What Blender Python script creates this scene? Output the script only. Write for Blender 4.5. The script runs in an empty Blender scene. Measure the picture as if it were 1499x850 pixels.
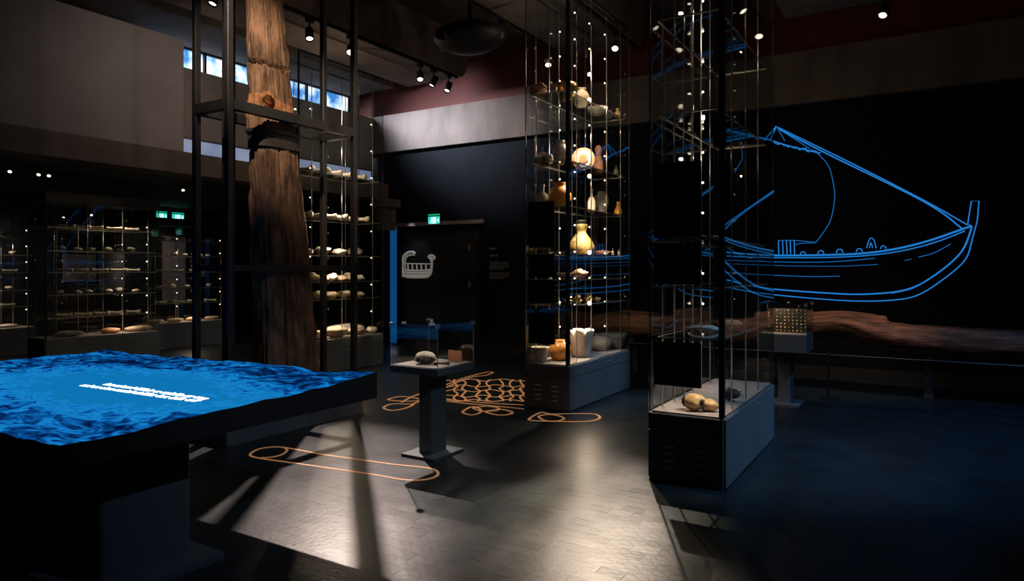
import bpy, math, random
from mathutils import Vector, Matrix, noise

# ---------------------------------------------------------------- camera, world, light
SC = bpy.context.scene
COL = SC.collection
YAW = math.radians(31.4)
CA, SA = math.cos(YAW), math.sin(YAW)
EYE, FPX, CX, HZ = 1.5, 999.3, 749.5, 395.0

cam_d = bpy.data.cameras.new('camera')
cam_d.sensor_width = 36.0
cam_d.lens = 24.0
cam_d.shift_y = -(425.0 - HZ) / 1499.0
cam_d.clip_end = 100
cam = bpy.data.objects.new('camera', cam_d)
cam.location = (0, 0, EYE)
cam.rotation_euler = (math.radians(90), 0, YAW)
COL.objects.link(cam)
SC.camera = cam

world = bpy.data.worlds.new('world')
SC.world = world
world.use_nodes = True
world.node_tree.nodes['Background'].inputs[0].default_value = (0.10, 0.13, 0.2, 1)
world.node_tree.nodes['Background'].inputs[1].default_value = 0.02

SC.view_settings.view_transform = 'Standard'
SC.view_settings.look = 'None'
SC.view_settings.gamma = 1.0
SC.view_settings.exposure = 0.0
SC.view_settings.use_curve_mapping = False
SC.cycles.use_denoising = True
SC.cycles.max_bounces = 8
SC.cycles.diffuse_bounces = 3
SC.cycles.glossy_bounces = 4
SC.cycles.transparent_max_bounces = 40
SC.cycles.sample_clamp_indirect = 4.0
SC.cycles.caustics_reflective = False
SC.cycles.caustics_refractive = False

WARM = (1.0, 0.74, 0.52)
PINK = (1.0, 0.80, 0.70)
BLUE = (0.16, 0.48, 1.0)


def spot(name, loc, aim, watts, col=WARM, angle=60, blend=0.6, radius=0.05):
    d = bpy.data.lights.new(name, 'SPOT')
    d.energy = watts
    d.color = col
    d.spot_size = math.radians(angle)
    d.spot_blend = blend
    d.shadow_soft_size = radius
    o = bpy.data.objects.new(name, d)
    COL.objects.link(o)
    o.location = loc
    o.rotation_euler = (Vector(aim) - Vector(loc)).to_track_quat('-Z', 'Y').to_euler()
    return o


def downlight(name, loc, watts, col=WARM, radius=0.02):
    """small lamp on a case rod, or added off the rods, that shines down into the case"""
    return spot(name, loc, (loc[0], loc[1], 0), watts * 3, col, 156, 0.35, radius)


def fill_point(name, loc, watts, col=WARM, radius=0.011):
    d = bpy.data.lights.new(name, 'POINT')
    d.energy = watts
    d.color = col
    d.shadow_soft_size = radius
    o = bpy.data.objects.new(name, d)
    COL.objects.link(o)
    o.location = loc
    return o


# lamps on the ceiling tracks, some of them added as fill: (lamp position, aim, watts, colour, cone, blend)
TRACK_AND_FILL_LAMPS = [
    ((-6.98, 7.05), (-4.05, 3.45, 0.0), 2100, PINK, 28, 0.6),
    ((-3.72, 8.85), (-2.05, 4.1, 0.0), 4600, (1.0, 0.74, 0.58), 18, 0.9),
    ((-3.72, 2.60), (-5.35, 4.35, 3.2), 430, WARM, 40, 0.9),
    ((-6.98, 5.60), (-9.3, 5.5, 4.1), 26, PINK, 84, 1.0),
    ((1.66, 5.20), (-1.2, 5.6, 0.2), 560, (0.36, 0.64, 1.0), 34, 0.9),
    ((1.66, 6.60), (0.7, 7.3, 0.0), 420, BLUE, 70, 1.0),
    ((-4.86, 7.70), (-7.0, 10.5, 3.6), 110, WARM, 46, 0.9),
    ((-0.46, 7.30), (-0.9, 9.3, 0.8), 320, WARM, 34, 0.9),  # fill added to brighten the log boat; lamp is out of view
    ((1.66, 2.60), (-4.1, 3.2, 0.2), 190, (0.55, 0.72, 1.0), 36, 0.9),  # added cool fill from camera right for table pillar and cage plinth
    ((-0.46, 8.30), (-3.2, 7.3, 0.2), 480, (0.45, 0.68, 1.0), 24, 0.9),  # added cool fill for the plinth side of the pottery case
]
ZT = 4.81
for (lx, ly), aim, w, c, ang, bl in TRACK_AND_FILL_LAMPS:
    head = Vector((lx, ly, ZT - .20))
    head += (Vector(aim) - head).normalized() * .09
    spot('track_and_fill_light', head, aim, w, c, ang, bl, .035)
# daylight that falls in through the high strip window
day = bpy.data.lights.new('window_daylight', 'AREA')
day.shape = 'RECTANGLE'
day.size, day.size_y = 3.0, 0.30
day.energy = 60
day.spread = math.radians(48)
day.color = (0.78, 0.84, 1.0)
day_o = bpy.data.objects.new('window_daylight', day)
COL.objects.link(day_o)
day_o.location = (-10.05, 8.30, 4.90)
day_o.rotation_euler = Vector((0.54, 0.82, -0.24)).to_track_quat('-Z', 'Y').to_euler()

# ---------------------------------------------------------------- pixel helpers


def cam_xy(px, f):
    r = (px - CX) / FPX * f
    return r * CA - f * SA, r * SA + f * CA


def on_floor(px, py, z=0.0):
    f = (EYE - z) * FPX / (py - HZ)
    x, y = cam_xy(px, f)
    return Vector((x, y, z))


def on_wall(px, py, Y):
    r = (px - CX) / FPX
    f = Y / (r * SA + CA)
    x, y = cam_xy(px, f)
    return Vector((x, y, EYE + (HZ - py) / FPX * f))


def on_x(px, py, X):
    r = (px - CX) / FPX
    f = X / (r * CA - SA)
    x, y = cam_xy(px, f)
    return Vector((x, y, EYE + (HZ - py) / FPX * f))


# ---------------------------------------------------------------- materials
MATS = {}


def mat(name, col, rough=0.5, metal=0.0, var=0.0, scale=8.0, bump=0.0, bscale=40.0, emit=None, es=0.0,
        stretch=None, spec=0.5, col2=None):
    m = bpy.data.materials.new(name)
    m.use_nodes = True
    nt = m.node_tree
    b = nt.nodes['Principled BSDF']
    b.inputs['Base Color'].default_value = (*col, 1)
    b.inputs['Roughness'].default_value = rough
    b.inputs['Metallic'].default_value = metal
    b.inputs['Specular IOR Level'].default_value = spec
    tc = nt.nodes.new('ShaderNodeTexCoord')
    mp = nt.nodes.new('ShaderNodeMapping')
    nt.links.new(tc.outputs['Object'], mp.inputs['Vector'])
    if stretch:
        mp.inputs['Scale'].default_value = stretch
    n = nt.nodes.new('ShaderNodeTexNoise')
    n.inputs['Scale'].default_value = scale
    n.inputs['Detail'].default_value = 8
    n.inputs['Roughness'].default_value = 0.65
    nt.links.new(mp.outputs['Vector'], n.inputs['Vector'])
    if var or col2:
        rp = nt.nodes.new('ShaderNodeValToRGB')
        c2 = col2 or tuple(min(1, c * (1 + var)) for c in col)
        c1 = col if col2 else tuple(c * (1 - var) for c in col)
        rp.color_ramp.elements[0].position = 0.36
        rp.color_ramp.elements[1].position = 0.64
        rp.color_ramp.elements[0].color = (*c1, 1)
        rp.color_ramp.elements[1].color = (*c2, 1)
        nt.links.new(n.outputs['Fac'], rp.inputs['Fac'])
        nt.links.new(rp.outputs['Color'], b.inputs['Base Color'])
    if bump:
        n2 = nt.nodes.new('ShaderNodeTexNoise')
        n2.inputs['Scale'].default_value = bscale
        n2.inputs['Detail'].default_value = 6
        nt.links.new(mp.outputs['Vector'], n2.inputs['Vector'])
        bp = nt.nodes.new('ShaderNodeBump')
        bp.inputs['Strength'].default_value = bump
        bp.inputs['Distance'].default_value = 0.01
        nt.links.new(n2.outputs['Fac'], bp.inputs['Height'])
        nt.links.new(bp.outputs['Normal'], b.inputs['Normal'])
    if emit:
        b.inputs['Emission Color'].default_value = (*emit, 1)
        b.inputs['Emission Strength'].default_value = es
    MATS[name] = m
    return m


def glow(name, col, strength, sample=False):
    m = bpy.data.materials.new(name)
    m.use_nodes = True
    nt = m.node_tree
    nt.nodes.clear()
    out = nt.nodes.new('ShaderNodeOutputMaterial')
    e = nt.nodes.new('ShaderNodeEmission')
    e.inputs['Color'].default_value = (*col, 1)
    e.inputs['Strength'].default_value = strength
    nt.links.new(e.outputs[0], out.inputs['Surface'])
    m.cycles.emission_sampling = 'AUTO' if sample else 'NONE'
    MATS[name] = m
    return m


def glass_mat(name, tint=(0.96, 0.98, 0.98), ior=1.5, rough=0.0):
    m = bpy.data.materials.new(name)
    m.use_nodes = True
    nt = m.node_tree
    nt.nodes.clear()
    out = nt.nodes.new('ShaderNodeOutputMaterial')
    t = nt.nodes.new('ShaderNodeBsdfTransparent')
    t.inputs['Color'].default_value = (*tint, 1)
    g = nt.nodes.new('ShaderNodeBsdfGlossy')
    g.inputs['Roughness'].default_value = rough
    fr = nt.nodes.new('ShaderNodeFresnel')
    ge = nt.nodes.new('ShaderNodeNewGeometry')      # the same reflectance on both faces of a pane
    mr = nt.nodes.new('ShaderNodeMapRange')
    mr.inputs['To Min'].default_value = ior
    mr.inputs['To Max'].default_value = 1.0 / ior
    nt.links.new(ge.outputs['Backfacing'], mr.inputs['Value'])
    nt.links.new(mr.outputs[0], fr.inputs['IOR'])
    mx = nt.nodes.new('ShaderNodeMixShader')
    nt.links.new(fr.outputs[0], mx.inputs[0])
    nt.links.new(t.outputs[0], mx.inputs[1])
    nt.links.new(g.outputs[0], mx.inputs[2])
    nt.links.new(mx.outputs[0], out.inputs['Surface'])
    MATS[name] = m
    return m


M_FLOOR = mat('dark_wood_block', (0.010, 0.018, 0.024), 0.33, var=0.3, scale=3.0, bump=0.10, bscale=30, spec=0.6)
_nt = M_FLOOR.node_tree
_tc = _nt.nodes.new('ShaderNodeNewGeometry')
_n = _nt.nodes.new('ShaderNodeTexNoise')
_n.inputs['Scale'].default_value = 1.6
_n.inputs['Detail'].default_value = 4
_nt.links.new(_tc.outputs['Position'], _n.inputs['Vector'])
_mr = _nt.nodes.new('ShaderNodeMapRange')
_mr.inputs['From Min'].default_value = 0.3
_mr.inputs['From Max'].default_value = 0.7
_mr.inputs['To Min'].default_value = 0.30
_mr.inputs['To Max'].default_value = 0.36
_nt.links.new(_n.outputs['Fac'], _mr.inputs['Value'])
_nt.links.new(_mr.outputs[0], _nt.nodes['Principled BSDF'].inputs['Roughness'])
M_JOINT = mat('floor_joint', (0.012, 0.016, 0.020), 0.36)
M_BLACKWALL = mat('black_painted_wall', (0.0035, 0.0050, 0.0085), 0.7, var=0.2, scale=2, spec=0.12)
M_CONC = mat('board_marked_concrete', (0.17, 0.135, 0.115), 0.85, var=0.28, scale=1.6, bump=0.3, bscale=14, stretch=(1, 1, 0.35))
M_PANEL = mat('pale_concrete_panel', (0.36, 0.33, 0.315), 0.75, var=0.10, scale=0.9, bump=0.1, bscale=12)
M_CEIL = mat('brown_ceiling', (0.07, 0.048, 0.038), 0.85, var=0.3, scale=1.2)
M_RED = mat('red_painted_wall', (0.13, 0.020, 0.009), 0.7, var=0.2, scale=1.5)
M_GCEIL = mat('dark_gallery_ceiling', (0.012, 0.011, 0.011), 0.8)
M_STEEL = mat('dark_steel', (0.035, 0.036, 0.040), 0.42, metal=0.3, var=0.2, scale=5)
M_PLINTH = mat('blue_grey_lacquer', (0.105, 0.125, 0.150), 0.45, var=0.08, scale=2)
M_VENT = mat('grey_louvre', (0.65, 0.64, 0.64), 0.4, metal=0.4)
M_SEAM = mat('dark_seam', (0.01, 0.011, 0.013), 0.8)
M_TRAY = mat('pale_tray', (0.36, 0.30, 0.275), 0.8, var=0.12, scale=5)
M_ROD = mat('brushed_rod', (0.62, 0.60, 0.58), 0.28, metal=0.9)
M_EDGE = mat('shelf_edge_metal', (0.55, 0.47, 0.38), 0.35, metal=0.7)
M_BLACK = mat('black_panel', (0.004, 0.004, 0.004), 0.7, spec=0.1)
M_GLASS = glass_mat('clear_glass')
M_SHELF = glass_mat('shelf_glass', (0.90, 0.95, 0.94))
M_LED = glow('led_warm', (1.0, 0.80, 0.58), 4.5)
M_LEDB = glow('led_bright', (1.0, 0.78, 0.55), 40.0)
M_SHIP = glow('blue_light_line', (0.015, 0.20, 0.60), 0.95, True)
M_SHIPT = glow('thin_blue_light_line', (0.012, 0.16, 0.48), 0.65, True)
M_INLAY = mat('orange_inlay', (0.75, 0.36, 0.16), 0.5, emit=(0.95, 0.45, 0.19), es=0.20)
M_TABLE = mat('black_table_shell', (0.016, 0.017, 0.020), 0.55)
M_PILLAR = mat('table_pillar', (0.07, 0.085, 0.105), 0.5)
M_WHITE = glow('white_map_text', (0.75, 0.93, 1.0), 1.6)
M_CLAY = mat('beige_clay', (0.60, 0.46, 0.33), 0.8, var=0.25, scale=9, bump=0.25)
M_PALE = mat('pale_ceramic', (0.72, 0.62, 0.50), 0.6, var=0.2, scale=8, bump=0.2)
M_AMBER = mat('amber_glaze', (0.85, 0.33, 0.06), 0.25, var=0.25, scale=7)
M_GOLD = mat('gold_brown_glaze', (0.55, 0.36, 0.12), 0.4, var=0.6, scale=22, bump=0.4)
M_HORN = mat('golden_horn', (0.52, 0.34, 0.13), 0.35, var=0.3, scale=14, bump=0.2)
M_DARKPOT = mat('dark_grey_clay', (0.13, 0.12, 0.115), 0.55, var=0.35, scale=9, bump=0.3)
M_BRASS = mat('brass', (0.80, 0.52, 0.22), 0.25, metal=0.9, var=0.2, scale=12)
M_TERRA = mat('terracotta', (0.55, 0.24, 0.12), 0.75, var=0.3, scale=9)
M_BONE = mat('old_bone', (0.66, 0.58, 0.46), 0.75, var=0.3, scale=14, bump=0.3)
M_STONE = mat('grey_stone', (0.32, 0.29, 0.26), 0.8, var=0.3, scale=9, bump=0.4)
M_TAN = mat('tan_stone', (0.55, 0.40, 0.27), 0.8, var=0.3, scale=7, bump=0.4)
M_IRON = mat('black_iron', (0.03, 0.028, 0.027), 0.6, var=0.4, scale=20, bump=0.5)
M_GREEN = mat('bottle_green', (0.10, 0.13, 0.06), 0.15, var=0.3, scale=6)
M_TIMBER = mat('weathered_timber', (0.055, 0.028, 0.015), 0.8, scale=4.0, bump=1.0, bscale=22, stretch=(2.4, 2.4, 0.8), col2=(0.30, 0.175, 0.105))
M_CUT = mat('orange_cut_timber', (0.20, 0.08, 0.035), 0.8, scale=16, bump=0.6, col2=(0.48, 0.24, 0.11))
M_LOG = mat('dugout_timber', (0.030, 0.013, 0.008), 0.7, scale=7.0, bump=1.0, bscale=30, stretch=(0.35, 2.5, 2.5), col2=(0.24, 0.095, 0.052))
M_PIC = mat('lilac_wall_graphic', (0.40, 0.33, 0.32), 0.7, var=0.2, scale=2.0)
M_TEXT = mat('grey_wall_text', (0.42, 0.40, 0.40), 0.7)
M_SIGNW = mat('white_sign_relief', (0.70, 0.66, 0.62), 0.6, emit=(0.8, 0.74, 0.68), es=0.10)
M_EXITB = glow('exit_teal', (0.05, 0.60, 0.48), 1.0)
M_EXITW = glow('exit_white', (0.45, 1.0, 0.95), 1.5)
M_EXITG = glow('exit_green', (0.0, 0.42, 0.22), 1.0)
M_BLUESTRIP = glow('blue_jamb_light', (0.008, 0.10, 0.30), 0.5, True)
M_CAN = mat('black_lamp_can', (0.012, 0.012, 0.013), 0.55, spec=0.25)
M_LENS = glow('lamp_lens', (1.0, 0.82, 0.66), 3.0)


def window_mat(name, c1, c2, c3, strength, scale):
    m = bpy.data.materials.new(name)
    m.use_nodes = True
    nt = m.node_tree
    nt.nodes.clear()
    out = nt.nodes.new('ShaderNodeOutputMaterial')
    e = nt.nodes.new('ShaderNodeEmission')
    tc = nt.nodes.new('ShaderNodeTexCoord')
    n = nt.nodes.new('ShaderNodeTexNoise')
    n.inputs['Scale'].default_value = scale
    n.inputs['Detail'].default_value = 4
    rp = nt.nodes.new('ShaderNodeValToRGB')
    rp.color_ramp.elements[0].position = 0.40
    rp.color_ramp.elements[0].color = (*c1, 1)
    rp.color_ramp.elements[1].position = 0.62
    rp.color_ramp.elements[1].color = (*c3, 1)
    k = rp.color_ramp.elements.new(0.5)
    k.color = (*c2, 1)
    nt.links.new(tc.outputs['Object'], n.inputs['Vector'])
    nt.links.new(n.outputs['Fac'], rp.inputs['Fac'])
    nt.links.new(rp.outputs['Color'], e.inputs['Color'])
    e.inputs['Strength'].default_value = strength
    nt.links.new(e.outputs[0], out.inputs['Surface'])
    MATS[name] = m
    return m


M_DAY = window_mat('daylight_pane', (0.05, 0.22, 0.62), (0.45, 0.68, 1.0), (1.0, 0.98, 1.0), 1.5, 3.0)
M_BLIND = window_mat('lit_blind', (0.22, 0.26, 0.42), (0.27, 0.31, 0.47), (0.33, 0.36, 0.50), 0.75, 1.0)


def map_mat():
    m = bpy.data.materials.new('projected_blue_map')
    m.use_nodes = True
    nt = m.node_tree
    nt.nodes.clear()
    N = nt.nodes.new
    L = nt.links.new
    out = N('ShaderNodeOutputMaterial')
    e = N('ShaderNodeEmission')
    tc = N('ShaderNodeTexCoord')
    mp = N('ShaderNodeMapping')
    mp.inputs['Rotation'].default_value = (0, 0, math.radians(35))
    mp.inputs['Scale'].default_value = (1.0, 1.7, 1.0)
    L(tc.outputs['Object'], mp.inputs['Vector'])
    n1 = N('ShaderNodeTexNoise')
    n1.inputs['Scale'].default_value = 6.0
    n1.inputs['Detail'].default_value = 7
    n1.inputs['Roughness'].default_value = 0.6
    n1.inputs['Distortion'].default_value = 1.3
    L(mp.outputs[0], n1.inputs['Vector'])
    n2 = N('ShaderNodeTexNoise')
    n2.inputs['Scale'].default_value = 1.1
    n2.inputs['Detail'].default_value = 2
    L(tc.outputs['Object'], n2.inputs['Vector'])
    # open water lies in the middle of the table
    ln = N('ShaderNodeVectorMath')
    ln.operation = 'LENGTH'
    sub = N('ShaderNodeVectorMath')
    sub.operation = 'MULTIPLY'
    sub.inputs[1].default_value = (0.55, 1.35, 0.0)
    off = N('ShaderNodeVectorMath')
    off.operation = 'ADD'
    off.inputs[1].default_value = (-0.45, 0.05, 0)
    L(tc.outputs['Object'], off.inputs[0])
    L(off.outputs[0], sub.inputs[0])
    L(sub.outputs[0], ln.inputs[0])
    mr = N('ShaderNodeMapRange')
    mr.inputs['From Min'].default_value = 0.30
    mr.inputs['From Max'].default_value = 0.85
    mr.inputs['To Min'].default_value = 0.30
    mr.inputs['To Max'].default_value = -0.05
    L(ln.outputs['Value'], mr.inputs['Value'])
    ad = N('ShaderNodeMath')
    ad.operation = 'ADD'
    L(n1.outputs['Fac'], ad.inputs[0])
    L(mr.outputs[0], ad.inputs[1])
    sc = N('ShaderNodeMath')
    sc.operation = 'MULTIPLY_ADD'
    sc.inputs[1].default_value = 0.22
    L(n2.outputs['Fac'], sc.inputs[0])
    L(ad.outputs[0], sc.inputs[2])
    rp = N('ShaderNodeValToRGB')
    el = rp.color_ramp.elements
    el[0].position = 0.46
    el[0].color = (0.001, 0.010, 0.05, 1)
    el[1].position = 0.78
    el[1].color = (0.005, 0.20, 0.52, 1)
    for p, c in ((0.54, (0.002, 0.055, 0.25, 1)), (0.61, (0.004, 0.15, 0.50, 1)), (0.69, (0.01, 0.27, 0.72, 1))):
        k = el.new(p)
        k.color = c
    L(sc.outputs[0], rp.inputs['Fac'])
    L(rp.outputs['Color'], e.inputs['Color'])
    e.inputs['Strength'].default_value = 0.85
    L(e.outputs[0], out.inputs['Surface'])
    return m


M_MAP = map_mat()

# ---------------------------------------------------------------- mesh builder


class MB:
    def __init__(self):
        self.v, self.f = [], []

    def box(self, x0, x1, y0, y1, z0, z1):
        b = len(self.v)
        self.v += [(x0, y0, z0), (x1, y0, z0), (x1, y1, z0), (x0, y1, z0), (x0, y0, z1), (x1, y0, z1), (x1, y1, z1), (x0, y1, z1)]
        self.f += [tuple(b + i for i in q) for q in ((3, 2, 1, 0), (4, 5, 6, 7), (0, 1, 5, 4), (1, 2, 6, 5), (2, 3, 7, 6), (3, 0, 4, 7))]
        return self

    def cbox(self, x0, x1, y0, y1, z0, z1, c):
        """box with its four upright edges chamfered"""
        poly = [(x0 + c, y0), (x1 - c, y0), (x1, y0 + c), (x1, y1 - c), (x1 - c, y1), (x0 + c, y1), (x0, y1 - c), (x0, y0 + c)]
        return self.prism(poly, z0, z1)

    def prism(self, poly, z0, z1):
        b, n = len(self.v), len(poly)
        self.v += [(x, y, z0) for x, y in poly] + [(x, y, z1) for x, y in poly]
        self.f.append(tuple(b + n - 1 - i for i in range(n)))
        self.f.append(tuple(b + n + i for i in range(n)))
        for i in range(n):
            j = (i + 1) % n
            self.f.append((b + i, b + j, b + n + j, b + n + i))
        return self

    def yprism(self, poly, y0, y1):
        """polygon in x,z swept along y"""
        b, n = len(self.v), len(poly)
        self.v += [(x, y0, z) for x, z in poly] + [(x, y1, z) for x, z in poly]
        self.f.append(tuple(b + i for i in range(n)))
        self.f.append(tuple(b + 2 * n - 1 - i for i in range(n)))
        for i in range(n):
            j = (i + 1) % n
            self.f.append((b + j, b + i, b + n + i, b + n + j))
        return self

    def xprism(self, poly, x0, x1):
        b, n = len(self.v), len(poly)
        self.v += [(x0, y, z) for y, z in poly] + [(x1, y, z) for y, z in poly]
        self.f.append(tuple(b + n - 1 - i for i in range(n)))
        self.f.append(tuple(b + n + i for i in range(n)))
        for i in range(n):
            j = (i + 1) % n
            self.f.append((b + i, b + j, b + n + j, b + n + i))
        return self

    def tube(self, pts, r, n=8, closed=False):
        pts = [Vector(p) for p in pts]
        m = len(pts)
        rs = r if isinstance(r, (list, tuple)) else [r] * m
        b = len(self.v)
        prev = None
        for i, p in enumerate(pts):
            if closed:
                t = pts[(i + 1) % m] - pts[i - 1]
            else:
                t = pts[min(i + 1, m - 1)] - pts[max(i - 1, 0)]
            t.normalize()
            up = prev if prev else (Vector((0, 0, 1)) if abs(t.z) < 0.9 else Vector((1, 0, 0)))
            s = t.cross(up)
            if s.length < 1e-5:
                s = t.cross(Vector((0.3, 1, 0.2)))
            s.normalize()
            u = s.cross(t).normalized()
            prev = u
            for k in range(n):
                a = 2 * math.pi * k / n
                self.v.append(tuple(p + (s * math.cos(a) + u * math.sin(a)) * rs[i]))
        for i in range(m if closed else m - 1):
            for k in range(n):
                k2 = (k + 1) % n
                i2 = (i + 1) % m
                self.f.append((b + i * n + k, b + i * n + k2, b + i2 * n + k2, b + i2 * n + k))
        if not closed:
            self.f.append(tuple(b + n - 1 - k for k in range(n)))
            self.f.append(tuple(b + (m - 1) * n + k for k in range(n)))
        return self

    def ribbon(self, pts, w, z0, z1, closed=False):
        """flat strip on the floor"""
        m = len(pts)
        L, R = [], []
        for i in range(m):
            if closed:
                t = Vector(pts[(i + 1) % m]) - Vector(pts[i - 1])
            else:
                t = Vector(pts[min(i + 1, m - 1)]) - Vector(pts[max(i - 1, 0)])
            t.z = 0
            t.normalize()
            s = Vector((-t.y, t.x, 0)) * (w / 2)
            p = Vector(pts[i])
            L.append(p + s)
            R.append(p - s)
        b = len(self.v)
        for l, r in zip(L, R):
            self.v += [(l.x, l.y, z1), (r.x, r.y, z1), (l.x, l.y, z0), (r.x, r.y, z0)]
        for i in range(m if closed else m - 1):
            a, c = b + i * 4, b + ((i + 1) % m) * 4
            self.f += [(a, a + 1, c + 1, c), (a, c, c + 2, a + 2), (a + 1, a + 3, c + 3, c + 1)]
        return self

    def lathe(self, prof, n=24, c=(0, 0, 0), sx=1.0, sy=1.0):
        """profile of (radius, z); ends on the axis are capped with a fan"""
        b = len(self.v)
        for r, z in prof:
            for k in range(n):
                a = 2 * math.pi * k / n
                self.v.append((c[0] + r * math.cos(a) * sx, c[1] + r * math.sin(a) * sy, c[2] + z))
        m = len(prof)
        for i in range(m - 1):
            for k in range(n):
                k2 = (k + 1) % n
                self.f.append((b + i * n + k, b + i * n + k2, b + (i + 1) * n + k2, b + (i + 1) * n + k))
        self.f.append(tuple(b + n - 1 - k for k in range(n)))
        self.f.append(tuple(b + (m - 1) * n + k for k in range(n)))
        return self

    def blob(self, size, seed=0, amp=0.18, nu=16, nv=10, freq=1.6, flat=0.0):
        """noisy ellipsoid whose lowest point is at z = 0"""
        b = len(self.v)
        sx, sy, sz = (s / 2 for s in size)
        pts = []
        for i in range(nv + 1):
            th = math.pi * i / nv
            for k in range(nu):
                ph = 2 * math.pi * k / nu
                d = Vector((math.sin(th) * math.cos(ph), math.sin(th) * math.sin(ph), -math.cos(th)))
                q = 1 + amp * 2 * noise.noise(d * freq + Vector((seed * 7.3, seed * 3.1, 0)))
                z = d.z * q
                if flat and z < -flat:
                    z = -flat
                pts.append([d.x * q * sx, d.y * q * sy, z * sz])
        zmin = min(p[2] for p in pts)
        self.v += [(p[0], p[1], p[2] - zmin) for p in pts]
        for i in range(nv):
            for k in range(nu):
                k2 = (k + 1) % nu
                self.f.append((b + i * nu + k, b + i * nu + k2, b + (i + 1) * nu + k2, b + (i + 1) * nu + k))
        return self

    def build(self, name, m, parent=None, smooth=False):
        me = bpy.data.meshes.new(name)
        me.from_pydata(self.v, [], self.f)
        me.update()
        if smooth:
            me.polygons.foreach_set('use_smooth', [True] * len(me.polygons))
        if m:
            me.materials.append(m)
        o = bpy.data.objects.new(name, me)
        COL.objects.link(o)
        if parent:
            o.parent = parent
        return o


def tag(o, label=None, cat=None, group=None, kind=None):
    if label:
        o['label'] = label
    if cat:
        o['category'] = cat
    if group:
        o['group'] = group
    if kind:
        o['kind'] = kind
    return o


def empty(name, loc, label, cat, group=None, rz=0.0):
    o = bpy.data.objects.new(name, None)
    o.empty_display_size = 0.1
    o.location = loc
    o.rotation_euler = (0, 0, rz)
    COL.objects.link(o)
    return tag(o, label, cat, group)


def struct(name, mb, m, parent=None):
    o = mb.build(name, m, parent)
    if not parent:
        o['kind'] = 'structure'
    return o


def share(o, name, parent, loc=(0, 0, 0), rot=None):
    c = bpy.data.objects.new(name, o.data)
    COL.objects.link(c)
    c.parent = parent
    c.location = loc
    if rot:
        c.rotation_euler = rot
    return c


def spline(pts, per=6, closed=False):
    """Catmull-Rom through the points"""
    pts = [Vector(p) for p in pts]
    n = len(pts)
    out = []
    for i in range(n if closed else n - 1):
        if closed:
            p0, p1, p2, p3 = pts[i - 1], pts[i], pts[(i + 1) % n], pts[(i + 2) % n]
        else:
            p0, p1, p2, p3 = pts[max(i - 1, 0)], pts[i], pts[i + 1], pts[min(i + 2, n - 1)]
        for k in range(per):
            t = k / per
            out.append(0.5 * ((2 * p1) + (p2 - p0) * t + (2 * p0 - 5 * p1 + 4 * p2 - p3) * t * t + (3 * p1 - p0 - 3 * p2 + p3) * t ** 3))
    if not closed:
        out.append(pts[-1])
    return out


rnd = random.Random(7)

# ---------------------------------------------------------------- the room
X0, X1, YF, YB = -17.0, 4.2, -3.2, 10.57
XG, ZG = -9.3, 2.91            # edge and height of the low gallery on the left
ZC, ZBM = 5.6, 4.86            # ceiling, underside of the beams

floor = struct('floor', MB().box(X0, X1, YF, YB + 1.4, -0.2, -0.012), M_JOINT)

# wood-block floor: blocks laid in running bond; every block lies slightly uneven
BL, BW, BT = 0.14, 0.09, 0.011
bm0 = MB().box(-BL / 2 + .0003, BL / 2 - .0003, -BW / 2 + .0003, BW / 2 - .0003, -BT, 0.0)
blocks = []
for j in range(int((YB + 1.3 - YF) / BW)):
    yy = YF + (j + .5) * BW
    offs = (j % 3) * BL / 3
    for i in range(int((X1 - X0) / BL)):
        xx = X0 + (i + .5) * BL + offs
        if xx > X1 - BL / 2:
            continue
        blocks.append((xx, yy))


def frame_px(x, y):
    f = -x * SA + y * CA
    r = x * CA + y * SA
    if f < 0.5:
        return None
    return CX + FPX * r / f, HZ + FPX * EYE / f, f


near = []
for k, (x, y) in enumerate(blocks):
    q = frame_px(x, y)
    if q and 300 < q[0] < 1495 and q[1] < 848 and y > 1.2:
        under_table = -6.1 < x < -2.7 and y < 3.3
        if not under_table:
            near.append((q[2], k))
near.sort()
near = set(k for _, k in near[:300])
me_block = None
rest = MB()
for k, (x, y) in enumerate(blocks):
    rx, ry = rnd.gauss(0, 0.0055), rnd.gauss(0, 0.004)
    dz = rnd.uniform(-0.0002, 0.0)
    if k in near:
        if me_block is None:
            o = bm0.build('floor_block', M_FLOOR, floor)
            me_block = o
            o.location = (x, y, dz)
            o.rotation_euler = (rx, ry, 0)
        else:
            share(me_block, 'floor_block', floor, (x, y, dz), (rx, ry, 0))
    else:
        b = len(rest.v)
        hx, hy = BL / 2 - .0003, BW / 2 - .0003
        for z in (-BT, 0.0):
            for sx, sy in ((-1, -1), (1, -1), (1, 1), (-1, 1)):
                rest.v.append((x + sx * hx, y + sy * hy, z + dz + sy * hy * rx - sx * hx * ry))
        rest.f += [tuple(b + i for i in q) for q in ((4, 5, 6, 7), (0, 1, 5, 4), (1, 2, 6, 5), (2, 3, 7, 6), (3, 0, 4, 7))]
ro = rest.build('floor_blocks_field', M_FLOOR, floor)
ro['kind'] = 'stuff'

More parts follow.
